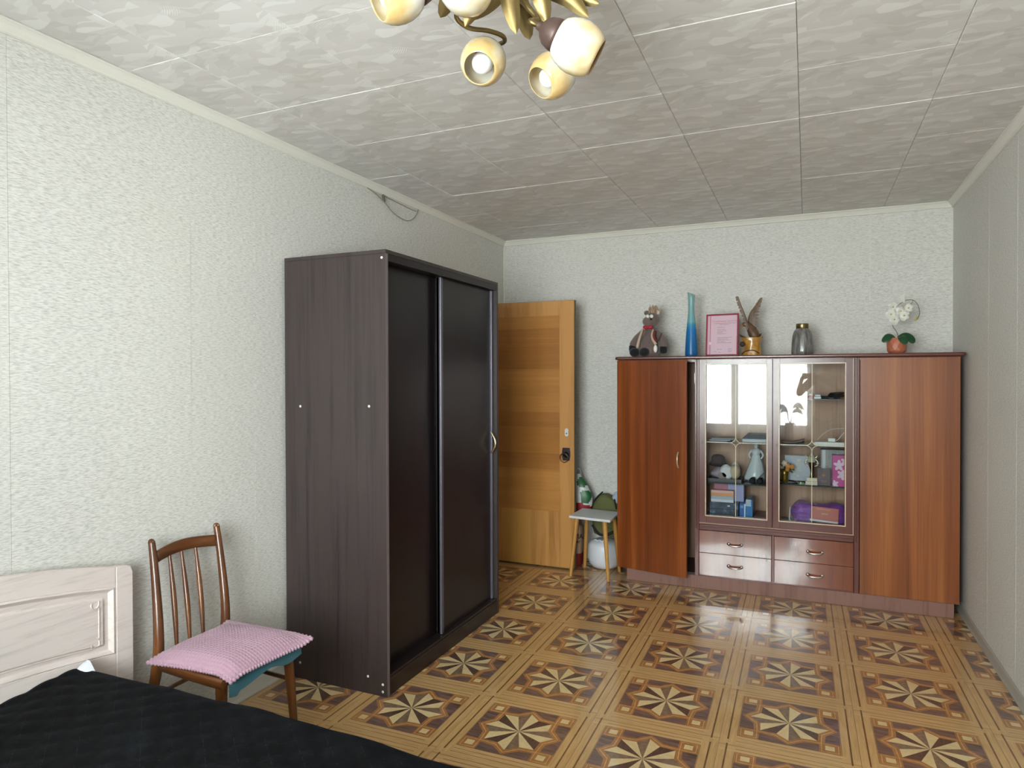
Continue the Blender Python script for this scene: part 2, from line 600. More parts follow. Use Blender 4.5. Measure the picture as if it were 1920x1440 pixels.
def floor_tile():
    g = G()
    L = 0.00012
    h = 0.2494

    def quad(x0, y0, x1, y1, lv, mi):
        g.poly([(x0, y0, lv * L), (x1, y0, lv * L), (x1, y1, lv * L), (x0, y1, lv * L)], mi)
    b = 0.186
    # bottom slab with pinwheel borders
    quad(-h, b, h, h, 0, 0)
    quad(-h, -h, h, -b, 0, 0)
    quad(-h, -b, -b, b, 0, 1)
    quad(b, -b, h, b, 0, 1)
    quad(-h, -h, -b, -b, 0.5, 1)
    quad(b, b, h, h, 0.5, 1)
    for s_ in (-1, 1):       # side borders: one broad brown line
        x = s_ * 0.2195
        y0, y1 = (-0.225, 0.243) if s_ < 0 else (-0.243, 0.225)
        quad(x - 0.0032, y0, x + 0.0032, y1, 1, 2)
        quad(s_ * 0.188 - 0.0009, -b, s_ * 0.188 + 0.0009, b, 1, 2)
    for s_ in (-1, 1):       # top and bottom borders: two fine lines
        x0, x1 = (-0.19, 0.249) if s_ < 0 else (-0.249, 0.19)
        quad(x0, s_ * 0.232 - 0.0013, x1, s_ * 0.232 + 0.0013, 1, 2)
        quad(-0.186, s_ * 0.207 - 0.0013, 0.186, s_ * 0.207 + 0.0013, 1, 2)
    quad(-b, -b, b, b, 1, 3)

    def star(rt, rv, lv, mi, rd=None):
        pts = []
        for k in range(16):
            r = rv if k % 2 else ((rd or rt) if (k // 2) % 2 else rt)
            a = PI / 8 * k
            pts.append((r * math.cos(a), r * math.sin(a), lv * L))
        for k in range(16):
            g.add([(0, 0, lv * L), pts[k], pts[(k + 1) % 16]], [(0, 1, 2)], mi)
        return pts
    star(0.182, 0.146, 2, 7)
    for sx in (-1, 1):
        for sy in (-1, 1):
            cx, cy = sx * 0.1475, sy * 0.1475
            for q, lv, mi in ((0.0385, 3, 7), (0.031, 4, 8), (0.0285, 5, 7), (0.0165, 6, 6)):
                quad(cx - q, cy - q, cx + q, cy + q, lv, mi)
            # bridge between the star and the corner square
            a = math.atan2(sy, sx)
            p, n_ = V((math.cos(a), math.sin(a), 0)), V((-math.sin(a), math.cos(a), 0))
    star(0.168, 0.1335, 4, 8)
    star(0.164, 0.1300, 5, 7)
    L6 = 6.5 * L
    for k in range(16):
        r0 = 0.1175 if k % 2 else 0.149
        r1 = 0.149 if k % 2 else 0.1175
        a0, a1 = PI / 8 * k, PI / 8 * (k + 1)
        mi = 6 if k % 2 else (4 if (k // 2) % 2 else 5)
        g.add([(0, 0, L6), (r0 * math.cos(a0), r0 * math.sin(a0), L6), (r1 * math.cos(a1), r1 * math.sin(a1), L6)], [(0, 1, 2)], mi)
    # edge skirt
    for i in range(4):
        p = [(-h, -h), (h, -h), (h, h), (-h, h)]
        a, bb = p[i], p[(i + 1) % 4]
        g.poly([(a[0], a[1], -0.0028), (bb[0], bb[1], -0.0028), (bb[0], bb[1], 0), (a[0], a[1], 0)], 1)
    kx, ky, rot = SX / 0.5, SY / 0.5, 0.0091
    cr, sr = math.cos(rot), math.sin(rot)
    g.v = [(x * kx * cr - y * ky * sr, x * kx * sr + y * ky * cr, z) for x, y, z in g.v]
    return g.mesh('floor_tile', FM)


ft = floor_tile()
cr, sr = math.cos(0.0091), math.sin(0.0091)
spots = []
for i in range(-2, 8):
    for j in range(-8, 7):
        X, Y = -2.0658 + i * SX, 2.528 + j * SY
        spots.append((X * cr - Y * sr, X * sr + Y * cr))
lay('floor_tile', ft, floor, spots, (0.262, 0.262), (XL, XR, YF, YB), lambda: 0.0)


# ---- mouldings and baseboards
def run(name, prof, a, b, inward, mat, up=1, z=0.0):
    """profile (distance from wall, height) swept from a to b"""
    a, b, n_ = V((*a, z)), V((*b, z)), V((*inward, 0))
    rows = [[p + n_ * d + V((0, 0, h * up)) for d, h in prof] for p in (a, b)]
    g = G()
    g.grid(rows, 0, False, True, flip=(b - a).cross(V((0, 0, 1))).dot(n_) * up < 0)
    g.add(rows[0], [tuple(range(len(prof)))])
    g.add(rows[1], [tuple(range(len(prof) - 1, -1, -1))])
    return struct(g.build(name, mat))


cp = [(0.0, 0.0), (0.038, 0.0), (0.038, 0.005), (0.031, 0.008), (0.024, 0.014), (0.017, 0.024), (0.012, 0.030), (0.012, 0.035), (0.007, 0.038), (0.0, 0.038)]
run('trim_1', cp, (XL + 0.0017, YF), (XL + 0.0017, YB - 0.0017), (1, 0), TRIM, -1, ZC - 0.0015)
run('trim_2', cp, (XL + 0.0017, YB - 0.0017), (XR - 0.0017, YB - 0.0017), (0, -1), TRIM, -1, ZC - 0.0015)
run('trim_3', cp, (XR - 0.0017, YF), (XR - 0.0017, YB - 0.0017), (-1, 0), TRIM, -1, ZC - 0.0015)
struct(G().box((XL + 0.0017, YB - 0.012, 0.06), (XL + 0.012, YB - 0.0017, ZC - 0.04)).build('trim_4', TRIM, bevel=0.004))
bp = [(0.0, 0.0), (0.026, 0.0), (0.026, 0.008), (0.020, 0.018), (0.014, 0.046), (0.012, 0.058), (0.006, 0.064), (0.0, 0.064)]
run('baseboard_left', bp, (XL + 0.0017, YF), (XL + 0.0017, 3.86), (1, 0), BASEB, 1, 0.001)
run('baseboard_right', [(d * 0.7, h * 0.75) for d, h in bp], (XR - 0.0017, YF), (XR - 0.0017, YB), (-1, 0), plain('baseboard_grey', '#a7a196', 0.45), 1, 0.001)
run('baseboard_back', bp, (XL + 0.03, YB - 0.0017), (XR - 0.02, YB - 0.0017), (0, -1), BASEB, 1, 0.001)

# ---- window in the wall behind the viewer
wfm = plain('window_frame_white', '#e8e8e6', 0.35)
win = struct(G().box((W_X0, YF - 0.13, W_Z0), (W_X1, YF - 0.07, W_Z0 + 0.05)).box((W_X0, YF - 0.13, W_Z1 - 0.05), (W_X1, YF - 0.07, W_Z1))
             .box((W_X0, YF - 0.13, W_Z0 + 0.05), (W_X0 + 0.05, YF - 0.07, W_Z1 - 0.05)).box((W_X1 - 0.05, YF - 0.13, W_Z0 + 0.05), (W_X1, YF - 0.07, W_Z1 - 0.05)).build('window_1', wfm))
PANE = mat_glass('window_glass')
xs = [W_X0 + 0.05, W_X0 + 0.54, W_X0 + 1.06, W_X1 - 0.05]
for i in range(3):
    a, b = xs[i] + (0.018 if i else 0), xs[i + 1] - (0.018 if i < 2 else 0)
    fr = G().box((a, YF - 0.12, W_Z0 + 0.05), (a + 0.030, YF - 0.08, W_Z1 - 0.05)).box((b - 0.030, YF - 0.12, W_Z0 + 0.05), (b, YF - 0.08, W_Z1 - 0.05))
    fr.box((a + 0.030, YF - 0.12, W_Z0 + 0.05), (b - 0.030, YF - 0.08, W_Z0 + 0.095)).box((a + 0.030, YF - 0.12, W_Z1 - 0.095), (b - 0.030, YF - 0.08, W_Z1 - 0.05))
    fo = fr.build('sash', wfm, win)
    G().box((a + 0.030, YF - 0.103, W_Z0 + 0.095), (b - 0.030, YF - 0.099, W_Z1 - 0.095)).build('pane', PANE, fo)
    if i < 2:
        G().box((xs[i + 1] - 0.018, YF - 0.13, W_Z0 + 0.05), (xs[i + 1] + 0.018, YF - 0.07, W_Z1 - 0.05)).build('mullion', wfm, win)
struct(G().box((W_X0 - 0.06, YF - 0.07, W_Z0 - 0.03), (W_X1 + 0.06, YF + 0.10, W_Z0)).build('windowsill', wfm, win, bevel=0.008))

sp_ = thing('potted_plant', (-0.22, YF - 0.0, W_Z0), 'broad-leaved potted plant on the windowsill, mirrored in the cabinet glass', 'plant')
SPOT = plain('sill_pot', '#8a6a58', 0.5)
SLEAF = plain('sill_leaf', '#33502c', 0.45)
G().lathe([(0.001, 0.0015), (0.045, 0.0015), (0.062, 0.12), (0.066, 0.12), (0.066, 0.135), (0.055, 0.135), (0.052, 0.11), (0.001, 0.11)], Matrix.Translation((-0.22, YF + 0.02, W_Z0)), 24, caps=False).build('pot', SPOT, sp_)
for k, (dx, dz, h_) in enumerate(((-0.15, 0.30, 0.38), (0.15, 0.33, 0.40), (0.0, 0.42, 0.44), (-0.10, 0.20, 0.34), (0.14, 0.20, 0.33))):
    b0 = V((-0.22, YF + 0.02, W_Z0 + 0.11))
    b1 = V((-0.22 + dx * 0.25, YF + 0.02, W_Z0 + h_ - 0.05))
    G().tube(smooth_path([b0, b0.lerp(b1, 0.5) + V((dx * 0.05, 0, 0)), b1], 5), 0.0035, 6).build('stem', SLEAF, sp_)
    rows = []
    for i in range(9):
        t = i / 8
        p = b1 + V((dx * t, 0.02 * math.sin(3 * t), (h_ - 0.05) * 0.0 + 0.05 * math.sin(PI * t) - 0.03 * t))
        w_ = 0.036 * math.sin(PI * (0.06 + 0.92 * t)) ** 0.8
        rows.append([p + V((0, 0.3 * w_ * a, w_ * a)) for a in (-1, -0.4, 0.4, 1)])
    o = G().grid(rows, 0, True).build('leaf', SLEAF, sp_)
    m_ = o.modifiers.new('thick', 'SOLIDIFY')
    m_.thickness = 0.0015

TULLE = mat_tulle()
rows = []
cx0, cx1 = W_X0 - 0.30, W_X1 - 0.03
for i in range(181):
    u = i / 180
    x = cx0 + (cx1 - cx0) * u
    y = YF + 0.165 + 0.022 * math.sin(u * 150) + 0.012 * math.sin(u * 61 + 1)
    rows.append([V((x + 0.02 * (1 - t) * math.sin(9 * u), y * 1.0 + 0.02 * (1 - t) * math.sin(u * 40), 0.12 + t * 2.35)) for t in (0, 0.33, 0.66, 1)])
cu = thing('curtain', ((cx0 + cx1) / 2, YF + 0.165, 0.12), 'sheer white tulle curtain hanging over the window, mirrored in the cabinet glass', 'curtain')
G().grid(rows, 0, True).build('fabric', TULLE, cu)
G().tube([(cx0 - 0.05, YF + 0.165, 2.49), (XR - 0.06, YF + 0.165, 2.49)], 0.012).build('rod', WHITE, cu)
for x in (cx0, XR - 0.15):
    G().box((x - 0.012, YF, 2.475), (x + 0.012, YF + 0.175, 2.505)).build('bracket', WHITE, cu)

# ---- door leaf, standing open in front of the end wall
DY = 4.78
D_H = wood('oak_across', '#bd8440', '#96622a', 0, 5.5, 0.045, 0.34, coat=0.25, coat_rough=0.2, mid='#aa7234')
D_V = wood('oak_upright', '#c38d50', '#a06e36', 2, 13, 0.05, 0.36, coat=0.25, coat_rough=0.2)
D_C = wood('oak_cathedral', '#c9964f', '#9a6a30', 2, 14, 0.06, 0.36, coat=0.25, coat_rough=0.2, rings=2.6)
D_E = plain('door_edge', '#6b5a3c', 0.6)
door = struct(G().box((-2.325, DY, 0.012), (-1.585, DY + 0.042, 2.018)).build('door_1', D_E))
rd = random.Random(3)


def veneer(name, x0, z0, x1, z1, mat, t=0.0012):
    return G().box((x0, DY - t, z0), (x1, DY + 0.0002, z1)).build(name, mat, door)


veneer('stile', -1.7, 0.014, -1.586, 2.016, D_V, 0.0016)
xx = -2.324
for w_ in (0.16, 0.17, 0.15, 0.144):
    veneer('veneer_sheet', xx, 1.907, xx + w_ - 0.0005, 2.016, D_V)
    xx += w_
z = 0.432
hs = [0.0, 0.106, 0.098, 0.112, 0.120, 0.092, 0.104, 0.118, 0.098, 0.105, 0.122, 0.096, 0.112, 0.098, 0.094]
k = (1.907 - 0.432) / sum(hs)
variants = [D_H, wood('oak_across_pale', '#c48b48', '#9c6830', 0, 5.0, 0.05, 0.34, coat=0.25, coat_rough=0.2, mid='#b27a3c'),
            wood('oak_across_dark', '#b67c3e', '#8d5927', 0, 6.0, 0.045, 0.34, coat=0.25, coat_rough=0.2, mid='#a26b31')]
for i, h_ in enumerate(hs[1:]):
    veneer('veneer_sheet', -2.324, z, -1.7005, z + h_ * k - 0.0003, variants[rd.choice((0, 1, 1, 2))])
    z += h_ * k
xx = -2.324
for i, w_ in enumerate((0.14, 0.135, 0.115, 0.12, 0.113)):
    veneer('veneer_sheet', xx, 0.014, xx + w_ - 0.0005, 0.4315, (D_V, D_C, D_C, D_V, D_V)[i])
    xx += w_
# lock plate and ring pull
lp = [(0.014 * math.cos(a), 0.017 + 0.014 * math.sin(a)) for a in [PI * i / 8 for i in range(9)]] + [(-0.014 * math.cos(a), -0.017 - 0.014 * math.sin(a)) for a in [PI * i / 8 for i in range(9)]]
lk = G().prism(lp, 0.003, facing(-1.645, DY - 0.0014, 1.031)).build('lock_plate', plain('lock_white', '#d8d8d6', 0.3), door, bevel=0.0008)
G().lathe([(0.0045, 0), (0.0045, 0.002), (0.0, 0.002)], facing(-1.645, DY - 0.0042, 1.023), 10).build('keyhole', BLACK, lk)
IRON = plain('dark_iron', '#4a4046', 0.38, metal=0.8)
pl = [(-0.026, -0.046), (0.026, -0.046), (0.033, -0.012), (0.033, 0.012), (0.028, 0.05), (-0.028, 0.05), (-0.033, 0.012), (-0.033, -0.012)]
hp = G().prism(pl, 0.006, facing(-1.648, DY - 0.0014, 0.866)).build('handle_plate', IRON, door, bevel=0.002)
rel = G().lathe([(0.0, 0.012), (0.012, 0.011), (0.020, 0.006), (0.023, 0.0)][::-1], facing(-1.648, DY - 0.0070, 0.864), 20)
rel.jitter(0.003, 130)
rel.build('rosette', plain('black_iron', '#141216', 0.45, metal=0.6), hp)
ring = [(-1.658 + 0.032 * math.cos(a), DY - 0.026 - 0.004 * math.sin(a), 0.842 + 0.034 * math.sin(a)) for a in [2 * PI * i / 28 for i in range(28)]]
G().tube(ring, 0.0032, 8, closed=True).build('ring_pull', plain('bronze_ring', '#7a5a48', 0.3, metal=0.9), hp)
g = G()
for z_ in (0.25, 1.0, 1.75):
    g.lathe([(0.008, z_ - 0.05), (0.008, z_ + 0.05)], Matrix.Translation((-2.322, DY - 0.008, 0)), 10)
g.build('hinge', IRON, door)

# ---- loose loop of old wire where the left wall meets the ceiling
wire = thing('wire_loop', (-2.33, 3.5, 2.53), 'thin old wire drooping in a loop below the ceiling moulding', 'wire')
WIRE = plain('wire_sheath', '#8f8672', 0.5)
G().tube(smooth_path([(-2.326, 3.24, 2.541), (-2.322, 3.33, 2.522), (-2.318, 3.413, 2.489), (-2.316, 3.49, 2.452), (-2.316, 3.58, 2.434), (-2.317, 3.66, 2.436), (-2.318, 3.73, 2.466), (-2.320, 3.775, 2.508), (-2.326, 3.80, 2.542)], 6), 0.0028, 8).build('cable', WIRE, wire)
G().tube([(-2.322, 3.395, 2.538), (-2.319, 3.405, 2.496)], 0.007, 8).build('clip', plain('clip_dark', '#4a443a', 0.5), wire)
G().tube(smooth_path([(-2.322, 3.40, 2.532), (-2.32, 3.55, 2.524), (-2.32, 3.70, 2.518), (-2.322, 3.77, 2.522)], 5), 0.0024, 8).build('cable', WIRE, wire)

# ------------------------------------------------------------------ wardrobe
WG = wood('wenge_grain', '#3a302f', '#282020', 2, 42, 0.03, 0.42, bump=0.25, spec=0.5)
WGD = wood('wenge_door', '#1a1314', '#100b0c', 2, 40, 0.03, 0.30, bump=0.08, spec=0.38)
WGP = wood('wenge_plinth', '#1f1717', '#140e0e', 1, 14, 0.04, 0.30, bump=0.1)
PROF = plain('door_profile', '#63606a', 0.35, metal=0.4)
CAPS = plain('screw_cap', '#d7d3cf', 0.3)
war = thing('wardrobe', (-2.02, 3.15, 0), 'tall dark wenge sliding-door wardrobe standing against the wallpapered side wall', 'wardrobe')
x0, x1, y0, y1, zt = -2.312, -1.732, 2.55, 3.75, 2.022
sp = G().box((x0, y0, 0.001), (x1, y0 + 0.018, zt - 0.018)).build('side_panel', WG, war)
G().box((x0, y1 - 0.018, 0.001), (x1, y1, zt - 0.018)).build('side_panel', WG, war)
G().box((x0, y0 - 0.001, zt - 0.0175), (x1, y1, zt)).build('top_panel', WG, war, bevel=0.001)
G().box((x0, y0 + 0.018, 0.02), (x0 + 0.006, y1 - 0.018, zt - 0.018)).build('back_panel', WGD, war)
G().box((x0 + 0.006, y0 + 0.018, 0.066), (x1 - 0.002, y1 - 0.018, 0.082)).build('bottom_panel', WGP, war)
G().box((x1 - 0.018, y0 + 0.018, 0.001), (x1 - 0.002, y1 - 0.018, 0.0655)).build('plinth', WGP, war)
G().box((x1 - 0.085, y0 + 0.018, 0.0822), (x1 - 0.004, y1 - 0.018, 0.094)).build('bottom_track', WGP, war, bevel=0.002)
G().box((x1 - 0.10, y0 + 0.018, zt - 0.05), (x1 - 0.002, y1 - 0.018, zt - 0.0182)).build('top_track', WGD, war)
# edge banding of the near side panel
G().box((x1, y0 + 0.0005, 0.001), (x1 + 0.0012, y0 + 0.0175, zt - 0.0185)).build('edge_strip', plain('edge_band', '#6a5f60', 0.35), war)
d1 = G().box((-1.812, y0 + 0.02, 0.095), (-1.798, 3.13, zt - 0.051)).build('sliding_door', WGD, war)
d2 = G().box((-1.780, 3.085, 0.095), (-1.766, y1 - 0.021, zt - 0.051)).build('sliding_door', WGD, war)
for d_, yy, xx in ((d1, y0 + 0.02, -1.798), (d1, 3.108, -1.798), (d2, 3.085, -1.766), (d2, y1 - 0.046, -1.766)):
    G().box((xx - 0.016, yy, 0.095), (xx + 0.012, yy + 0.024, zt - 0.052)).build('edge_profile', PROF if d_ is d2 else WGD, d_, bevel=0.003)
arc = [(-1.754 + 0.03 * math.sin(PI * t), 3.69, 0.985 + 0.126 * t) for t in [i / 14 for i in range(15)]]
G().tube(arc, [0.0045 + 0.003 * math.sin(PI * i / 14) for i in range(15)], 8, ref=(0, 1, 0)).build('handle', GOLD, d2)
g = G()
for (x, z_) in ((-2.22, 1.309), (-1.825, 1.315), (-2.23, 0.077), (-1.838, 0.079), (-1.757, 0.055), (-1.757, 0.022), (-1.753, 1.985)):
    g = G().lathe([(0.0062, 0), (0.0062, 0.0008), (0.0045, 0.0018), (0, 0.0018)], Mx((0, -1, 0), o=(x, y0 + 0.0002, z_)), 12)
    g.build('screw_cap', CAPS, sp)

# ------------------------------------------------------------------ display cabinet along the end wall
SAP = wood('sapele_door', '#9a5524', '#5c2a0e', 2, 13, 0.022, 0.30, coat=0.5, coat_rough=0.18, bump=0.03, mid='#7b3c15')
SAP2 = wood('sapele_door_ochre', '#a8662e', '#6c3512', 2, 12, 0.022, 0.32, coat=0.4, coat_rough=0.2, bump=0.03, mid='#8a4a1c')
MAH = wood('mahogany_frame', '#5e2c22', '#431b15', 2, 14, 0.04, 0.30, coat=0.45, coat_rough=0.20, bump=0.03)
MAHX = wood('mahogany_cross', '#5e2c22', '#431b15', 0, 14, 0.04, 0.30, coat=0.45, coat_rough=0.20, bump=0.03)
DRW = wood('mahogany_drawer', '#7a3a1e', '#4c1e0e', 2, 9, 0.04, 0.22, coat=1.0, coat_rough=0.06, bump=0.04)
PLN = wood('plinth_worn', '#8a6458', '#643f36', 2, 10, 0.07, 0.45, bump=0.05)
INT = wood('cabinet_inside', '#c09a80', '#90694f', 2, 12, 0.03, 0.5, bump=0.03)
DARKW = wood('carcass_dark', '#2d1712', '#1c0d0a', 2, 10, 0.04, 0.5)
INLAY = plain('ivory_inlay', '#d9c9ae', 0.35)
CGLASS = mat_glass('cabinet_glass', '#f6f8f8', 0.0, 1.44)
SHELFG = mat_glass('shelf_glass', '#cfdcd8', 0.02, 1.5, 0.10, '#7d8a88')
DRW.node_tree.nodes['Principled BSDF'].inputs['Coat IOR'].default_value = 1.75
cab = thing('display_cabinet', (-0.19, 4.9, 0), 'long reddish-brown wall cabinet with two glass doors and four drawers on the end wall', 'cabinet')
YC, YK = 4.715, 5.11
ZT = 1.563
G().box((-1.172, YC, 0.0015), (0.804, YK, 0.088)).build('plinth', PLN, cab, bevel=0.002)
G().box((-1.236, YC + 0.002, 0.088), (-1.218, YK, ZT)).build('side_panel', DARKW, cab)
G().box((0.814, YC + 0.002, 0.088), (0.832, YK, ZT)).build('side_panel', SAP, cab)
for xa in (-0.700, 0.282):
    G().box((xa, YC + 0.002, 0.106), (xa + 0.018, YK - 0.008, ZT - 0.018)).build('partition', MAH, cab)
G().box((-1.218, YC + 0.002, 0.088), (0.814, YK, 0.106)).build('bottom_panel', DARKW, cab)
G().box((-1.218, YC + 0.002, ZT - 0.018), (0.814, YK, ZT)).build('upper_panel', MAH, cab)
G().box((-0.682, YC + 0.002, 0.438), (0.282, YK - 0.008, 0.456)).build('deck', INT, cab)
G().box((-0.209, YC + 0.002, 0.106), (-0.195, YK - 0.008, 0.438)).build('partition', MAH, cab)
G().box((-1.218, YK - 0.008, 0.106), (0.814, YK, ZT - 0.018)).build('back_panel', INT, cab)
# interior lining of the glazed bay
G().box((-0.682, YC + 0.03, 0.456), (-0.6795, YK - 0.008, ZT - 0.018)).build('lining', INT, cab)
G().box((0.2795, YC + 0.03, 0.456), (0.282, YK - 0.008, ZT - 0.018)).build('lining', INT, cab)
G().box((-0.2085, YC + 0.012, 0.456), (-0.2015, YC + 0.03, ZT - 0.018)).build('centre_post', MAH, cab)
# top board with rounded ends
tp = []
for (cx, cy, a0) in ((0.83, 5.09, 0), (-1.225, 5.09, 90), (-1.225, 4.69, 180), (0.83, 4.69, 270)):
    tp += [(cx + 0.024 * math.cos(math.radians(a0 + t)), cy + 0.024 * math.sin(math.radians(a0 + t))) for t in range(0, 91, 15)]
G().prism(tp, 0.022, Matrix.Translation((0, 0, ZT + 0.001))).build('top_board', MAHX, cab, bevel=0.008, seg=3)
# narrow posts and rail on the face
for xa in (-0.700, 0.270):
    g = G().box((xa, YC - 0.010, 0.090), (xa + 0.028, YC + 0.0018, ZT - 0.001))
    g.tube([(xa + 0.014, YC - 0.011, 0.41), (xa + 0.014, YC - 0.011, ZT - 0.003)], 0.0045, 8)
    g.build('face_post', MAH, cab, bevel=0.002)
G().box((-0.671, YC - 0.012, 0.406), (0.269, YC + 0.0018, 0.448)).box((-0.671, YC - 0.018, 0.428), (0.269, YC - 0.012, 0.446)).build('face_rail', MAHX, cab, bevel=0.003)
G().box((-0.671, YC - 0.008, 0.089), (0.269, YC + 0.0018, 0.101)).build('face_rail', MAHX, cab, bevel=0.002)
G().box((-0.2085, YC - 0.004, 0.101), (-0.1955, YC + 0.0018, 0.4058)).build('face_post', MAH, cab)
# outer doors
ra = math.radians(-11.3)
HM = Matrix.Translation((-1.234, YC - 0.001, 0)) @ Matrix.Rotation(ra, 4, 'Z')
dl = G().box((0.0, -0.019, 0.094), (0.509, 0.0, 1.559), M=HM).build('side_door', SAP, cab, bevel=0.0015)
HAN = plain('handle_pale', '#cdbd9e', 0.25, metal=0.6)
arc = [HM @ V((0.452, -0.019 - 0.022 * math.sin(PI * t) ** 0.7, 0.832 + 0.105 * t)) for t in [i / 12 for i in range(13)]]
G().tube(arc, [0.0055] * 13, 8, ref=(1, 0, 0), flat=0.7).build('handle', HAN, dl)
G().box((0.302, YC - 0.019, 0.094), (0.828, YC - 0.001, 1.560)).build('side_door', SAP2, cab, bevel=0.0015)
G().box((-0.7045, YC + 0.005, 1.40), (-0.7002, YC + 0.03, 1.47)).build('latch_plate', plain('latch_grey', '#a9a6a2', 0.35, metal=0.6), cab)


def bow_handle(x, z_, par):
    y = YC - 0.019
    g = G().tube(smooth_path([(x - 0.040, y, z_ + 0.004), (x - 0.040, y - 0.012, z_ + 0.004), (x - 0.030, y - 0.022, z_ - 0.001), (x, y - 0.025, z_ - 0.002), (x + 0.030, y - 0.022, z_ - 0.001), (x + 0.040, y - 0.012, z_ + 0.004), (x + 0.040, y, z_ + 0.004)], 4), 0.0058, 8)
    for s_ in (-1, 1):
        g.ell((x + s_ * 0.041, y - 0.006, z_ + 0.006), (0.011, 0.008, 0.011), n=10, k=8)
    g.build('handle', CHROME, par)


for xa, xb, xh in ((-0.671, -0.209, -0.437), (-0.195, 0.269, 0.048)):
    for za, zb, zh in ((0.102, 0.2525, 0.174), (0.2545, 0.405, 0.322)):
        d_ = G().box((xa + 0.0015, YC - 0.019, za), (xb - 0.0015, YC + 0.0015, zb)).build('drawer', DRW, cab, bevel=0.0015)
        bow_handle(xh, zh, d_)
# glazed doors
for xa, xb, pa, pb, cx in ((-0.670, -0.2065, -0.622, -0.244, -0.434), (-0.2035, 0.2685, -0.160, 0.2155, 0.029)):
    z0, z1, q0, q1 = 0.4575, 1.5595, 0.512, 1.524
    ya, yb = YC - 0.019, YC + 0.0018
    g = G().box((xa, ya, z0), (pa, yb, z1)).box((pb, ya, z0), (xb, yb, z1))
    gd = g.build('glass_door', MAH, cab, bevel=0.0015)
    for ra_, rb_ in ((z0, q0), (q1, z1)):
        G().box((pa, ya, ra_), (pb, yb, rb_)).build('door_rail', MAHX, gd)
    G().box((pa, YC - 0.010, q0), (pb, YC - 0.006, q1)).build('pane', CGLASS, gd)
    g = G()
    for p, q in (((pa - 0.008, ya - 0.001, q0 - 0.008), (pa - 0.003, ya + 0.002, q1 + 0.008)), ((pb + 0.003, ya - 0.001, q0 - 0.008), (pb + 0.008, ya + 0.002, q1 + 0.008)),
                 ((pa - 0.003, ya - 0.001, q0 - 0.008), (pb + 0.003, ya + 0.002, q0 - 0.003)), ((pa - 0.003, ya - 0.001, q1 + 0.003), (pb + 0.003, ya + 0.002, q1 + 0.008))):
        g.box(p, q)
    g.build('inlay_border', INLAY, gd)
    zc = 1.004
    yg = YC - 0.0125
    g = G().box((cx - 0.0018, yg, zc + 0.032), (cx + 0.0018, yg + 0.003, q1)).box((cx - 0.0018, yg, q0), (cx + 0.0018, yg + 0.003, zc - 0.032))
    g.box((pa, yg, zc - 0.0018), (cx - 0.036, yg + 0.003, zc + 0.0018)).box((cx + 0.036, yg, zc - 0.0018), (pb, yg + 0.003, zc + 0.0018))
    for s_ in (-1, 1):
        for t_ in (-1, 1):
            pts = [(cx + s_ * (0.038 - 0.038 * math.sin(a)), yg + 0.0015, zc + t_ * (0.038 - 0.038 * math.cos(a))) for a in [PI / 2 * i / 8 for i in range(9)]]
            g.tube(pts, 0.0021, 6)
    g.build('glazing_bars', INLAY, gd)
    kx = xa + 0.022
    G().prism([(-0.004, -0.010), (0.004, -0.010), (0.0035, 0.010), (-0.0035, 0.010)], 0.0015, facing(kx, ya - 0.0002, 1.0)).build('keyhole', IRON, gd)
G().box((0.2632, YC - 0.022, 0.458), (0.2662, YC - 0.0192, 1.558)).build('inlay_border', INLAY, cab)
# glass shelves on the inside
for xa, xb, z_ in ((-0.679, -0.206, 1.0), (-0.679, -0.206, 0.724), (-0.203, 0.279, 1.300), (-0.203, 0.279, 0.996), (-0.203, 0.279, 0.740)):
    G().box((xa, 4.765, z_ - 0.006), (xb, 5.09, z_)).build('shelf', [SHELFG], cab)
    G().box((xa, 4.7625, z_ - 0.0065), (xb, 4.765, z_ + 0.0004)).build('shelf_edge', plain('glass_edge', '#2f3f3d', 0.2), cab)

# ------------------------------------------------------------------ bed
BLEACH = wood('bleached_oak', '#e0d4cf', '#cabdb7', 1, 70, 0.05, 0.45, bump=0.22)
bed = thing('bed', (-1.2, 0.9, 0), 'pale bleached-wood bed with an arched panelled headboard against the side wall', 'bed')
YM, YE, XB = 0.9, 1.709, -2.300


def h_top(y):
    return 0.852 - 0.153 * (y - YM) ** 2 if abs(y - YM) < 0.745 else 0.767 - 0.12 * (abs(y - YM) - 0.745)


def head_relief(y, z):
    a = abs(y - YM)
    pt, pb = 0.771 - 0.14 * a * a, 0.515 - 0.106 * a * a
    if a > 0.745 - 0.0016 and a < 0.745 + 0.0016:
        return -0.0035
    s_ = min(0.738 - a, pt - z, z - pb)
    if s_ < 0:
        if a < 0.745 and (abs(z - pt - 0.001) < 0.0015 or abs(z - pb + 0.001) < 0.0015):
            return -0.002
        return 0.0 if a < 0.745 else 0.0015
    if s_ < 0.004:
        return 0.0035 * math.sin(PI * s_ / 0.008)
    if s_ < 0.017:
        return 0.0035 - 0.0135 * (s_ - 0.004) / 0.013
    if s_ < 0.036:
        return -0.010
    if s_ < 0.041:
        return -0.010 + 0.0075 * (s_ - 0.036) / 0.005
    return -0.0025


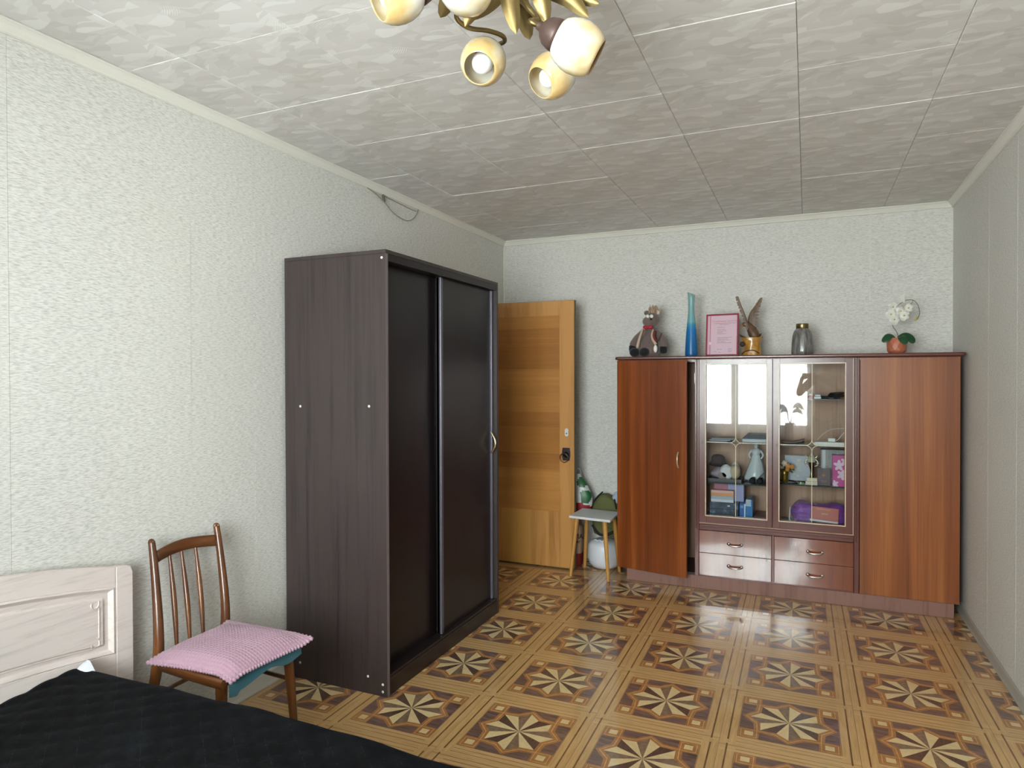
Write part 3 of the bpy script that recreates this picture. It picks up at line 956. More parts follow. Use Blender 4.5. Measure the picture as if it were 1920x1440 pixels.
XF = XB + 0.024
ys = []
y = 2 * YM - YE
while y < YE - 1e-6:
    ys.append(y)
    a = abs(y - YM)
    y += 0.0016 if 0.69 < a < 0.75 else 0.012
ys.append(YE)
zs = [0.10, 0.25, 0.36, 0.40] + [0.40 + 0.0024 * i for i in range(1, 156)]
tmax = zs[-1]
rows = []
for y in ys:
    a = YE - abs(y - YM) - YM
    rr = 0.022
    tp_ = h_top(y) - ((rr - math.sqrt(max(rr * rr - (rr - a) ** 2, 0))) if a < rr else 0)
    row = []
    for z_ in zs:
        z2 = 0.40 + (z_ - 0.40) * (tp_ - 0.40) / (tmax - 0.40) if z_ > 0.40 else z_
        row.append(V((XF + head_relief(y, z2), y, z2)))
    row.append(V((XF - 0.004, y, tp_ + 0.002)))
    row.append(V((XB, y, tp_ + 0.002)))
    row.append(V((XB, y, 0.10)))
    rows.append(row)
g = G().grid(rows, 0, True)
g.s = [False] * len(g.s)
g.add(rows[0], [tuple(range(len(rows[0])))])
g.add(rows[-1], [tuple(range(len(rows[-1]) - 1, -1, -1))])
hb = g.build('headboard', BLEACH, bed)
# carved line ornament in the corners of the raised field
for s_ in (-1, 1):
    yo = lambda d: YM + s_ * (0.682 - d)
    pt, pb = 0.771 - 0.14 * 0.69 ** 2 - 0.036, 0.515 - 0.106 * 0.69 ** 2 + 0.042
    xo = XF - 0.0016
    g = G()
    g.tube([(xo, yo(0.0), pb + 0.03), (xo, yo(0.0), pt - 0.03)], 0.0024, 6)
    g.tube([(xo, yo(0.0), pt - 0.004), (xo, yo(0), pt - 0.012)] + [(xo, yo(0.014 + 0.014 * math.cos(a)), pt - 0.014 - 0.014 * math.sin(a)) for a in [PI - PI * i / 8 * 1.15 for i in range(9)]], 0.0024, 6)
    g.tube([(xo, yo(0), pb + 0.03)] + [(xo, yo(0.008 - 0.008 * math.cos(a)), pb + 0.022 + 0.008 * math.sin(a)) for a in [PI / 2 * i / 5 for i in range(6)]], 0.0024, 6)
    g.tube([(xo, yo(0.0), pb + 0.018), (xo, yo(0.0), pb), (xo, yo(0.028), pb - 0.002), (xo, yo(0.028), pb + 0.012)], 0.0024, 6)
    g.tube([(xo, yo(0.028), pb - 0.002)] + [(xo, yo(0.028 + 0.65 * i / 8), pb - 0.002 + 0.106 * (0.654 ** 2 - (0.654 - 0.65 * i / 8) ** 2)) for i in range(1, 9)], 0.0022, 6)
    g.build('carved_line', BLEACH, hb)
for yy in (0.235, 1.515):
    G().box((-2.272, yy, 0.10), (-0.20, yy + 0.024, 0.27)).build('side_rail', BLEACH, bed, bevel=0.003)
G().box((-0.20, 0.2, 0.06), (-0.176, 1.575, 0.34)).build('footboard', BLEACH, bed, bevel=0.006)
for (x, yy) in ((-2.285, 0.11), (-2.285, 1.62), (-0.19, 0.24), (-0.19, 1.50)):
    G().box((x - 0.012, yy, 0.0), (x + 0.012, yy + 0.06, 0.12)).build('leg', BLEACH, bed)
g = G().box((-2.262, 0.265, 0.20), (-0.21, 1.510, 0.432))
g.build('mattress', plain('mattress_cloth', '#b9b6b2', 0.8), bed, bevel=0.03, seg=3)

# white sheet whose corner peeks out beside the headboard
SHEET = plain('sheet_cotton', '#d5d9e2', 0.75)
sh = thing('bed_sheet', (-2.22, 1.45, 0.436), 'white cotton sheet corner peeking out from under the black bedspread', 'sheet')
rows = []
for i in range(25):
    u = i / 24
    x = -2.264 + 0.35 * u
    row = []
    for j in range(17):
        v = j / 16
        y = 1.22 + 0.30 * v
        pk = 0.052 * math.exp(-((x + 2.245) / 0.035) ** 2 - ((y - 1.515) / 0.042) ** 2)
        row.append(V((x, y, 0.4345 + pk + 0.0012 * math.sin(70 * x + 50 * y))))
    rows.append(row)
G().grid(rows, 0, True).build('fabric', SHEET, sh)

# black quilted velvet bedspread
mv = Mt('black_velvet', '#0a0a0d', 0.8, spec=0.12, sheen=0.06)
mv.b.inputs['Sheen Roughness'].default_value = 0.35
mv.b.inputs['Sheen Tint'].default_value = c('#5b6a80')
x_, y_, z_ = mv.xyz()
P_ = 0.095
fa = mv.math('PINGPONG', mv.math('ADD', mv.math('MULTIPLY', x_, 0.8), y_), P_ / 2)
fb = mv.math('PINGPONG', mv.math('SUBTRACT', mv.math('MULTIPLY', x_, 0.8), y_), P_ / 2)
ln = mv.math('LESS_THAN', mv.math('MINIMUM', fa, fb), 0.0011)
dash = mv.math('GREATER_THAN', mv.noise(mv.co, 90, 2), 0.52)
bl = mv.noise(mv.map((5, 5, 5)), 1.0, 4, 0.65)
cb = mv.ramp(bl, [(0.35, '#040405'), (0.60, '#08090b'), (0.75, '#101419')])
mv.set(color=mv.mix(mv.math('MULTIPLY', mv.math('MULTIPLY', ln, dash), 0.4), cb, c('#33383f')), normal=mv.bump(mv.noise(mv.co, 220, 2), 0.35, 0.002))
spread = thing('bedspread', (-1.2, 0.9, 0.437), 'black quilted velvet bedspread spread over the bed', 'bedspread')
prof = [(1.566, 0.10), (1.563, 0.16), (1.561, 0.22), (1.559, 0.28), (1.557, 0.33), (1.554, 0.37), (1.549, 0.40), (1.541, 0.422), (1.528, 0.438), (1.510, 0.447), (1.49, 0.4505)]
n_in = 96
prof += [(1.49 - (1.49 - 0.29) * i / n_in, 0.4515) for i in range(1, n_in + 1)]
prof += [(0.27, 0.449), (0.25, 0.44), (0.235, 0.425), (0.225, 0.40), (0.22, 0.36), (0.217, 0.25), (0.214, 0.10)]
arc_l = [0.0]
for i in range(1, len(prof)):
    arc_l.append(arc_l[-1] + math.hypot(prof[i][0] - prof[i - 1][0], prof[i][1] - prof[i - 1][1]))
rows = []
nx = 170
for i in range(nx + 1):
    x = -2.262 + (2.262 - 0.165) * i / nx
    row = []
    for j, (py, pz) in enumerate(prof):
        s_ = arc_l[j]
        a, b = 0.8 * x + py, 0.8 * x - py
        q = min(abs(math.sin(PI * a / P_)), abs(math.sin(PI * b / P_)))
        puff = 0.007 * q ** 0.55 if 8 < j < len(prof) - 8 else 0.005
        nz = noise.noise(V((x * 2.3, py * 2.3, 1.7))) * 0.014 + noise.noise(V((x * 7, py * 7, 3.1))) * 0.006
        if pz < 0.43:
            nz *= 0.2
        hb_l = 0.012 * math.exp(-((x + 2.26) / 0.10) ** 2) * (math.exp(-((py - 1.5) / 0.12) ** 2) - 1.0 + 0.5 * math.sin(py * 19)) * (1 if pz > 0.43 else 0)
        yy = py + (0.012 * noise.noise(V((x * 4.5, 0, pz * 2))) if pz < 0.445 else 0)
        zz = pz + puff + nz + hb_l if pz > 0.43 else pz + 0.006 * noise.noise(V((x * 9, 4, pz * 5)))
        row.append(V((x, yy, zz)))
    rows.append(row)
g = G().grid(rows, 0, True)
o = g.build('quilt', mv.m, spread)
s_ = o.modifiers.new('thick', 'SOLIDIFY')
s_.thickness = 0.006
s_.offset = 1.0

# ------------------------------------------------------------------ chair
CH = wood('chair_beech', '#74461f', '#43240f', 2, 15, 0.045, 0.30, coat=0.4, coat_rough=0.15, bump=0.04, mid='#5a3216')
CHX = wood('chair_beech_side', '#74461f', '#43240f', 0, 15, 0.05, 0.30, coat=0.4, coat_rough=0.15, bump=0.04, mid='#5a3216')
TEAL = plain('teal_cloth', '#1c6170', 0.7, 300, 0.15, sheen=0.3)
ch = thing('chair', (-2.02, 1.89, 0), 'varnished brown wooden spindle-back chair with a teal seat beside the headboard', 'chair')
# rear legs run on into the back posts
for ya, yb, yc_ in ((1.712, 1.748, 1.786), (2.092, 2.062, 2.092)):
    pts = smooth_path([(-2.262, ya, 0.0), (-2.226, ya + (yb - ya) * 0.5, 0.2), (-2.196, yb, 0.39), (-2.199, yb + (yc_ - yb) * 0.2, 0.52), (-2.238, yb + (yc_ - yb) * 0.7, 0.70), (-2.268, yc_, 0.812), (-2.271, yc_, 0.826)], 4)
    rr = [0.0135 + 0.0065 * min(1, p.z / 0.36) if p.z < 0.4 else 0.020 - 0.007 * (p.z - 0.4) / 0.42 for p in pts]
    rr[-1] = 0.006
    G().tube(pts, rr, 12, ref=(0, 1, 0)).build('leg', CH, ch)
for ya, xa, yb, xb in ((1.716, -1.845, 1.698, -1.822), (2.040, -1.845, 2.062, -1.826)):
    pts = [V((xa, ya, 0.388)).lerp(V((xb, yb, 0.0)), t / 8) for t in range(9)]
    G().tube(pts, [0.0205 - 0.0075 * t / 8 for t in range(9)], 12, ref=(0, 1, 0)).build('leg', CH, ch)
# arched top rail
rows = []
for i in range(17):
    t = i / 16
    y = 1.796 + (2.082 - 1.796) * t
    bow = 0.026 * math.sin(PI * t)
    x = -2.258 - bow
    zc = 0.768 + 0.012 * math.sin(PI * t)
    row = []
    for k in range(12):
        a = 2 * PI * k / 12
        row.append(V((x + 0.0085 * math.cos(a) - 0.12 * 0.023 * math.sin(a), y, zc + 0.023 * math.copysign(abs(math.sin(a)) ** 0.7, math.sin(a)))))
    rows.append(row)
G().grid(rows, 0, True, True, flip=True).build('top_rail', wood('chair_beech_rail', '#74461f', '#43240f', 1, 15, 0.05, 0.30, coat=0.4, coat_rough=0.15, bump=0.04, mid='#5a3216'), ch)
for t in (0.24, 0.455, 0.68):
    y = 1.796 + 0.286 * t
    bow = 0.026 * math.sin(PI * t)
    y2 = 1.765 + 0.28 * t
    pts = [V((-2.254 - bow, y, 0.757)).lerp(V((-2.196, y2, 0.40)), k / 10) + V((0.006 * math.sin(PI * k / 10), 0, 0)) for k in range(11)]
    G().tube(pts, [0.0062 + 0.0042 * math.sin(PI * min(1, k / 10 * 1.0)) ** 1.4 for k in range(11)], 10).build('spindle', CH, ch)
# rounded wooden side rails of the seat
for pts in (smooth_path([(-2.185, 1.752, 0.402), (-2.15, 1.727, 0.402), (-2.06, 1.716, 0.402), (-1.93, 1.706, 0.402), (-1.815, 1.700, 0.402)], 5), smooth_path([(-2.185, 2.055, 0.402), (-2.15, 2.068, 0.402), (-2.06, 2.071, 0.402), (-1.93, 2.073, 0.402), (-1.815, 2.074, 0.402)], 5)):
    rows = []
    for p in pts:
        rows.append([p + V((0, 0.013 * math.cos(2 * PI * k / 12), 0.0195 * math.copysign(abs(math.sin(2 * PI * k / 12)) ** 0.65, math.sin(2 * PI * k / 12)))) for k in range(12)])
    g = G().grid(rows, 0, True, True)
    g.add(rows[0], [tuple(range(12))])
    g.add(rows[-1], [tuple(range(11, -1, -1))])
    g.build('seat_rail', CHX, ch, bevel=0.002)
G().box((-2.192, 1.762, 0.384), (-2.172, 2.05, 0.42)).build('seat_rail', CHX, ch, bevel=0.005)
G().box((-1.842, 1.72, 0.385), (-1.826, 2.055, 0.416)).build('seat_rail', CHX, ch, bevel=0.004)
# upholstered pad wrapping over the front edge
rows = []
for i in range(30):
    u = i / 29
    row = []
    for j in range(22):
        v = j / 21
        y0_, y1_ = 1.756 - 0.05 * u, 2.054 + 0.012 * u
        y = y0_ + (y1_ - y0_) * v
        if u < 0.86:
            x = -2.188 + 0.376 * u / 0.86
            z = 0.424 + 0.012 * math.sin(PI * min(1, u / 0.86 + 0.08)) ** 0.5 * math.sin(PI * v) ** 0.4
        else:
            q = (u - 0.86) / 0.14
            x = -1.812 + 0.012 * math.sin(q * PI / 2 * 1.0)
            z = 0.424 - 0.052 * q ** 1.3 - 0.010 * q * math.sin(v * PI * 3) - (0.014 if v < 0.14 else 0) * q
        row.append(V((x, y, z + 0.0015 * math.sin(50 * y) * (u > 0.3))))
    rows.append(row)
g = G().grid(rows, 0, True)
g.build('seat', TEAL, ch)
o = ch.children[-1]
m_ = o.modifiers.new('thick', 'SOLIDIFY')
m_.thickness = 0.014
m_.offset = -1
G().tube(smooth_path([(-1.842, 1.715, 0.272), (-1.98, 1.724, 0.275), (-2.10, 1.732, 0.278), (-2.17, 1.752, 0.28), (-2.195, 1.80, 0.28), (-2.198, 1.90, 0.28), (-2.195, 2.01, 0.28), (-2.17, 2.052, 0.28), (-2.10, 2.06, 0.278), (-1.98, 2.056, 0.275), (-1.842, 2.052, 0.272)], 5), 0.0085, 10).build('stretcher', CHX, ch)

# pink bobble-knit cushion lying on the seat
PINK = plain('pink_plush', '#a78495', 0.85, 260, 0.5, sheen=0.25)
cus = thing('seat_cushion', (-1.95, 1.86, 0.44), 'dusty pink bobble-textured cushion lying on the brown chair', 'cushion')
NC = 132
c00, c10, c11, c01 = V((-2.150, 1.672, 0)), V((-1.785, 1.702, 0)), V((-1.735, 2.052, 0)), V((-2.165, 2.050, 0))
for side in (1, -1):
    pass
rows, rows2 = [], []
for i in range(NC + 1):
    u = i / NC
    r1, r2_ = [], []
    for j in range(NC + 1):
        v = j / NC
        a, b = 2 * u - 1, 2 * v - 1
        pin = 0.030
        p = c00.lerp(c10, u).lerp(c01.lerp(c11, u), v)
        cen = (c00 + c10 + c11 + c01) / 4
        d = p - cen
        ex = 1 - pin * (1 - a * a) * abs(b) ** 3 * 2 - pin * (1 - b * b) * abs(a) ** 3 * 2
        p = cen + d * ex
        e_ = (1 - abs(a) ** 3.2) * (1 - abs(b) ** 3.2)
        puff = 0.030 * e_ ** 0.6
        dr = -0.018 * max(0, u - 0.84) / 0.16 * (1 - 0.5 * v) - 0.010 * max(0, 0.12 - v) / 0.12
        base = 0.443 + dr + 0.010 * max(0, v - 0.9) / 0.1 + 0.012 * max(0, u - 0.75) * 4 * max(0, v - 0.6)
        n_b = 27
        bob = 0.0048 * (abs(math.sin(PI * (u + 0.0 * v) * n_b)) * abs(math.sin(PI * v * n_b + 0.0))) ** 0.6
        dip = noise.noise(V((u * 4, v * 4, 2))) * 0.005
        side_b = 0.003 * abs(math.sin(PI * u * n_b)) * (1 if abs(b) > 0.985 else 0)
        r1.append(V((p.x, p.y, base + puff + (bob + dip) * (0.3 + 0.7 * e_ ** 0.3) + 0.004)))
        r2_.append(V((p.x, p.y, base - 0.001 + 0.004 * (1 - e_))))
    rows.append(r1)
    rows2.append(r2_[::6] if (NC % 6 == 0) else r2_)
g = G().grid(rows, 0, True)
bot = rows2[::6]
g.grid(bot, 0, True, flip=True)
# rim
rim_t = [rows[i][0] for i in range(NC + 1)] + [rows[NC][j] for j in range(1, NC + 1)] + [rows[i][NC] for i in range(NC - 1, -1, -1)] + [rows[0][j] for j in range(NC - 1, 0, -1)]
rim = [V((p.x, p.y, p.z - 0.004)) for p in rim_t]
g.tube(rim, [0.0062 + 0.0022 * math.sin(k * 1.3) for k in range(len(rim))], 8, closed=True)
g.build('cover', PINK, cus)

# ------------------------------------------------------------------ stool and the bundle stacked behind it
st = thing('stool', (-1.43, 4.77, 0), 'small white-topped stool with four slanted wooden legs between door and cabinet', 'stool')
tp_ = [(-1.578, 4.630), (-1.260, 4.588), (-1.268, 4.900), (-1.574, 4.942)]
G().prism(tp_, 0.018, Matrix.Translation((0, 0, 0.424))).build('seat', plain('stool_white', '#dcdee2', 0.28), st, bevel=0.004)
LEGW = wood('stool_beech', '#c9984f', '#a97835', 2, 18, 0.05, 0.38, mid='#b98642')
for (xt, yt, xf, yfz) in ((-1.535, 4.685, -1.572, 4.648), (-1.525, 4.893, -1.545, 4.905), (-1.318, 4.650, -1.284, 4.628), (-1.308, 4.865, -1.272, 4.890)):
    pts = [V((xt, yt, 0.424)).lerp(V((xf, yfz, 0.0)), k / 6) for k in range(7)]
    G().tube(pts, [0.0175 - 0.0055 * k / 6 for k in range(7)], 12).build('leg', LEGW, st)

sack = thing('white_sack', (-1.405, 4.965, 0), 'round stuffed white sack on the floor behind the stool legs', 'sack')
g = G().lathe([(0.001, 0.002), (0.06, 0.001), (0.094, 0.010), (0.115, 0.035), (0.126, 0.08), (0.128, 0.13), (0.124, 0.175), (0.100, 0.203), (0.05, 0.21), (0.001, 0.209)], Matrix.Translation((-1.405, 4.965, 0)), 40, caps=False)
for i, p in enumerate(g.v):
    q = V(p)
    if q.z > 0.012:
        k = noise.noise(V((q.x * 22, q.y * 22, q.z * 60))) * 0.004 + noise.noise(V((q.x * 9, q.y * 9, q.z * 14))) * 0.006
        d = (q - V((-1.405, 4.965, q.z)))
        if d.length > 1e-4:
            q = q + d.normalized() * k
        g.v[i] = tuple(q)
g.build('bag', plain('white_plastic', '#dfe3ec', 0.35), sack)
g = G().tube([(-1.47 + 0.10 * i / 8, 4.90 + 0.006 * math.sin(i), 0.214 + 0.006 * math.sin(i * 2.2)) for i in range(9)], 0.006, 8)
g.build('folded_rim', plain('white_plastic_rim', '#cfd4dd', 0.35), sack)

OLIVE = plain('olive_canvas', '#66683c', 0.8, 320, 0.25)
DSTRAP = plain('dark_strap', '#23241f', 0.75)
bpk = thing('backpack', (-1.41, 4.97, 0.215), 'olive green backpack with dark straps heaped on the white sack', 'backpack')
g = G()
rows = []
for i in range(25):
    t = i / 24
    z = 0.222 + 0.315 * t
    w = 0.130 * (1 - (2 * abs(t - 0.40)) ** 3 * 0.25) * (1 if t < 0.62 else 1 - 0.50 * ((t - 0.62) / 0.38) ** 2)
    d = 0.072 * (1 - 0.20 * t) * (0.72 if i in (0, 24) else 1)
    if i in (0, 24):
        w *= 0.8
    cx = -1.398 - 0.045 * t * t
    cy = 5.072 + 0.012 * t
    rows.append([V((cx + w * math.copysign(abs(math.cos(a)) ** 0.75, math.cos(a)), cy + d * math.copysign(abs(math.sin(a)) ** 0.75, math.sin(a)), z)) for a in [2 * PI * k / 32 for k in range(32)]])
g.grid(rows, 0, True, True)
g.add(rows[0], [tuple(range(31, -1, -1))])
g.add(rows[-1], [tuple(range(32))])
g.jitter(0.006, 14, 4)
for i, p in enumerate(g.v):
    g.v[i] = (p[0], min(p[1], 5.135), max(p[2], 0.218))
g.build('body', OLIVE, bpk)
G().tube(smooth_path([(-1.525, 5.015, 0.44), (-1.505, 5.005, 0.485), (-1.470, 5.01, 0.53), (-1.445, 5.04, 0.556)], 5), 0.015, 8, flat=0.35, ref=(0, 1, 0)).build('strap', DSTRAP, bpk)
G().tube(smooth_path([(-1.345, 5.02, 0.510), (-1.335, 5.005, 0.480), (-1.325, 4.998, 0.44)], 5), 0.012, 8, flat=0.35, ref=(0, 1, 0)).build('strap', DSTRAP, bpk)
G().tube(smooth_path([(-1.520, 5.02, 0.30), (-1.46, 4.996, 0.240), (-1.39, 4.990, 0.245), (-1.32, 5.00, 0.29), (-1.28, 5.02, 0.36)], 5), 0.011, 8, flat=0.4).build('strap', DSTRAP, bpk)
G().box((-1.45, 4.985, 0.29), (-1.33, 5.012, 0.40)).build('pocket', OLIVE, bpk, bevel=0.012, seg=3)

PBLUE = plain('pale_blue_film', '#b9c6da', 0.3)
pb_ = thing('plastic_bag', (-1.33, 5.06, 0.44), 'crumpled pale blue plastic bag tucked behind the olive backpack', 'bag')
g = G().ell((-1.308, 5.085, 0.512), (0.072, 0.05, 0.052), n=28, k=16)
g.jitter(0.009, 24, 9)
g.v = [(min(p[0], -1.245), min(p[1], 5.145), p[2]) for p in g.v]
g.build('film', PBLUE, pb_)
G().tube([(-1.295, 5.085, 0.545), (-1.285, 5.08, 0.566), (-1.28, 5.085, 0.578)], [0.016, 0.008, 0.014], 8).build('knot', PBLUE, pb_)

# printed flour sack, mostly hidden by the door leaf
PAPER = plain('sack_paper', '#b79a80', 0.7, 60, 0.2)
SRED = plain('sack_red', '#8c2420', 0.5)
fs_ = thing('flour_sack', (-1.66, 4.95, 0), 'brown paper flour sack with a red foot half hidden by the open door', 'sack')
rows = []
for i in range(15):
    t = i / 14
    z = 0.002 + 0.345 * t
    w = 0.088 * (0.86 + 0.14 * math.sin(PI * t)) * (1 if t < 0.9 else 0.7)
    d = 0.062 * (0.82 + 0.18 * math.sin(PI * t)) * (1 if t < 0.9 else 0.5)
    rows.append([V((-1.660 + w * math.copysign(abs(math.cos(a)) ** 0.5, math.cos(a)), 4.945 + d * math.copysign(abs(math.sin(a)) ** 0.5, math.sin(a)), z)) for a in [2 * PI * k / 28 for k in range(28)]])
g = G().grid(rows, 0, True, True)
g.add(rows[0], [tuple(range(27, -1, -1))])
g.add(rows[-1], [tuple(range(28))])
for k, f in enumerate(g.f):
    if max(g.v[i][2] for i in f) < 0.105:
        g.m[k] = 1
g.jitter(0.003, 18, 2)
g.build('bag', [PAPER, SRED], fs_)
text('YMA', 0.052, facing(-1.600, 4.8745, 0.235), BLACK, fs_)
text('2 кг', 0.034, facing(-1.598, 4.8745, 0.195), BLACK, fs_)

gb = thing('shopping_bag', (-1.61, 4.98, 0.352), 'green, white and red printed shopping bag slumped behind the door edge', 'bag')
rows = []
for i in range(29):
    t = i / 28
    z = 0.358 + 0.335 * t
    w = 0.132 * math.sin(PI * (0.04 + 0.86 * t)) ** 0.6 * (1 - 0.5 * t * t)
    d = 0.048 * math.sin(PI * (0.15 + 0.78 * t)) ** 0.7
    cx = -1.612 - 0.03 * t
    rows.append([V((cx + w * math.cos(a), 4.990 + d * math.sin(a), z)) for a in [2 * PI * k / 40 for k in range(40)]])
g = G().grid(rows, 0, True, True)
g.add(rows[0], [tuple(range(39, -1, -1))])
g.add(rows[-1], [tuple(range(40))])
g.jitter(0.005, 16, 5)
for k, f in enumerate(g.f):
    q = sum((V(g.v[i]) for i in f), V()) / len(f)
    a, b = q.x + 1.655, q.z - 0.36
    if b < 0.135 - 0.3 * a:
        g.m[k] = 2
    elif ((a - 0.10) / 0.042) ** 2 + ((b - 0.165) / 0.052) ** 2 < 1 or ((a - 0.070) / 0.042) ** 2 + ((b - 0.275) / 0.04) ** 2 < 1:
        g.m[k] = 1
g.build('bag', [plain('bag_white', '#c3c7c6', 0.4), plain('bag_green', '#1f5a30', 0.4), plain('bag_red', '#8e2026', 0.4)], gb)
for dx in (-0.05, 0.02):
    G().tube(smooth_path([(-1.672 + dx, 4.995, 0.675), (-1.668 + dx, 4.99, 0.72), (-1.65 + dx, 5.0, 0.735), (-1.632 + dx, 5.01, 0.715), (-1.632 + dx, 5.015, 0.672)], 5), 0.006, 6).build('handle', plain('bag_handle', '#9fa6a2', 0.4), gb)

# ------------------------------------------------------------------ ornaments on top of the cabinet
TZ = ZT + 0.0232

# plush toy
FUR = plain('plush_grey_brown', '#71605a', 0.95, 180, 0.6, sheen=0.4)
FURB = plain('plush_black', '#0f0f12', 0.9, 200, 0.5, sheen=0.2)
FURT = plain('plush_tan', '#a98f76', 0.95, 200, 0.6, sheen=0.4)
CREAMC = plain('plush_cream', '#c9b09e', 0.9, 200, 0.4)
MAROON = plain('plush_maroon', '#6d2a2a', 0.9)
BOWR = plain('bow_red', '#b3122b', 0.6)
EYEW = plain('eye_white', '#e6e4e0', 0.3)
ty = 4.83
toy = thing('plush_toy', (-1.04, ty, TZ), 'seated grey-brown plush animal with black hooves and a red bow on the cabinet', 'toy')
g = G()
prof = [(0.001, 0.0), (0.066, 0.004), (0.084, 0.03), (0.082, 0.07), (0.068, 0.115), (0.052, 0.155), (0.042, 0.185), (0.046, 0.205), (0.02, 0.225), (0.001, 0.228)]
g.lathe(prof, Matrix.Translation((-1.038, ty, TZ)), 28, caps=False)
g.v = [(p[0] + 0.08 * max(0, p[2] - TZ - 0.1), p[1] + 0.2 * max(0, p[2] - TZ - 0.05), p[2]) for p in g.v]
g.jitter(0.004, 30)
g.build('body', FUR, toy)
g = G().ell((-1.018, ty + 0.01, 1.857), (0.052, 0.05, 0.054), n=24, k=16).ell((-1.034, ty - 0.026, 1.838), (0.046, 0.042, 0.038), n=20, k=12)
g.jitter(0.002, 40)
hd = g.build('head', FUR, toy)
for dx, dz, m_, r_ in ((-0.03, 0.046, FUR, (0.019, 0.010, 0.017)), (0.052, 0.046, CREAMC, (0.017, 0.010, 0.016))):
    G().ell((-1.026 + dx, ty, 1.857 + dz), r_, n=12, k=8).build('ear', m_, hd)
for dx in (-0.012, 0.015):
    G().ell((-1.024 + dx, ty - 0.056, 1.873), (0.013, 0.010, 0.013), n=14, k=10).build('eye', EYEW, hd)
G().ell((-1.010, ty - 0.070, 1.852), (0.007, 0.006, 0.009), n=10, k=8).build('nose', FURB, hd)
g = G()
rt = random.Random(2)
for i in range(80):
    a, q = rt.uniform(0, 2 * PI), rt.uniform(0, 0.034)
    b = V((-0.998 + q * math.cos(a) - 0.008, ty + 0.012 + q * math.sin(a), 1.898))
    t = b + V((rt.uniform(-0.016, 0.016), rt.uniform(-0.01, 0.01), rt.uniform(0.025, 0.062)))
    g.tube([b, b.lerp(t, 0.55) + V((rt.uniform(-0.005, 0.005), 0, 0)), t], [0.006, 0.0045, 0.0012], 6)
g.build('tuft', FURT, hd)
bo = G()
for s_ in (-1, 1):
    bo.ell((-1.038 + s_ * 0.017, ty - 0.045, 1.797), (0.019, 0.010, 0.013), M=Matrix.Rotation(s_ * -0.25, 4, 'Y'), n=14, k=8)
bo.ell((-1.038, ty - 0.052, 1.797), (0.007, 0.007, 0.008), n=10, k=8)
bo.build('bow', BOWR, toy)
for s_, pts in ((-1, [(-1.062, ty - 0.01, 1.775), (-1.105, ty - 0.02, 1.73), (-1.140, ty - 0.025, 1.685), (-1.155, ty - 0.025, 1.665)]), (1, [(-1.000, ty + 0.005, 1.770), (-0.955, ty - 0.01, 1.725), (-0.932, ty - 0.02, 1.675), (-0.928, ty - 0.02, 1.655)])):
    am = G().tube(smooth_path(pts, 4), [0.022 + 0.009 * math.sin(i / 12 * PI) for i in range(13)], 12).build('arm', FUR, toy)
    e = pts[-1]
    G().lathe([(0.001, -0.034), (0.022, -0.031), (0.027, -0.012), (0.026, 0.012), (0.018, 0.024), (0.001, 0.027)], Matrix.Translation((e[0] - 0.004 * s_, e[1] - 0.002, e[2] - 0.012)), 16, caps=False).build('hoof', FURB, am)
for x, yy in ((-1.128, ty - 0.065), (-1.055, ty - 0.082)):
    lg = G().tube([(x * 0.3 - 1.045 * 0.7, ty - 0.02, TZ + 0.035), (x, yy + 0.02, TZ + 0.033)], [0.034, 0.030], 14).build('leg', FUR, toy)
    G().ell((x, yy, TZ + 0.0335), (0.037, 0.034, 0.033), n=20, k=12).build('hoof', FURB, lg)
for pts in ([(-1.075, ty - 0.042, 1.785), (-1.088, ty - 0.062, 1.735), (-1.098, ty - 0.072, 1.69), (-1.105, ty - 0.074, 1.655)], [(-1.000, ty - 0.040, 1.775), (-1.006, ty - 0.056, 1.735), (-0.995, ty - 0.066, 1.70), (-0.975, ty - 0.066, 1.672)]):
    G().tube(smooth_path(pts, 4), [0.012 + 0.008 * i / 12 for i in range(13)], 10, flat=0.6, ref=(0, 1, 0)).build('vest', CREAMC, toy)
G().tube(smooth_path([(-0.985, ty - 0.055, 1.768), (-0.990, ty - 0.064, 1.735), (-0.982, ty - 0.070, 1.705), (-0.968, ty - 0.068, 1.695)], 4), 0.010, 8).build('scarf', MAROON, toy)
G().tube([(-0.962, ty - 0.066, 1.700), (-0.950, ty - 0.060, 1.725), (-0.938, ty - 0.056, 1.755)], [0.006, 0.005, 0.003], 8).build('stick', plain('stick_brown', '#4f443c', 0.7), toy)
G().ell((-0.978, ty - 0.072, 1.642), (0.014, 0.012, 0.028), n=14, k=10).build('tail_tip', EYEW, toy)

# tall blue vase
mv2 = Mt('vase_lacquer', '#0f6aa8', 0.32, spec=0.5)
z_ = mv2.xyz()[2]
mv2.set(color=mv2.ramp(mv2.math('DIVIDE', z_, 0.46), [(0.0, '#0d5a96'), (0.40, '#136fae'), (0.475, '#2f87ae'), (0.53, '#6fa6ad'), (0.9, '#87adab')]))
vx, vy = -0.744, 4.84
g = G()
pr = [(0.0, 0.0), (0.040, 0.0), (0.0425, 0.006), (0.0425, 0.03), (0.0395, 0.10), (0.0350, 0.17), (0.0285, 0.24), (0.0225, 0.30), (0.0205, 0.34), (0.0210, 0.375), (0.0235, 0.41), (0.0265, 0.440), (0.0245, 0.440), (0.0195, 0.41), (0.0165, 0.375), (0.0160, 0.30), (0.001, 0.28)]
g.lathe(pr, Matrix.Translation((vx, vy, TZ)), 32, caps=False)
g.v = [(p[0], p[1], p[2] - 0.45 * (p[0] - vx) * max(0, (p[2] - TZ - 0.33) / 0.11) ** 1.5) for p in g.v]
tag(g.build('vase', mv2.m, at=(vx, vy, TZ)), 'tall slender blue vase with a slanted pale mouth on the cabinet', 'vase', None)

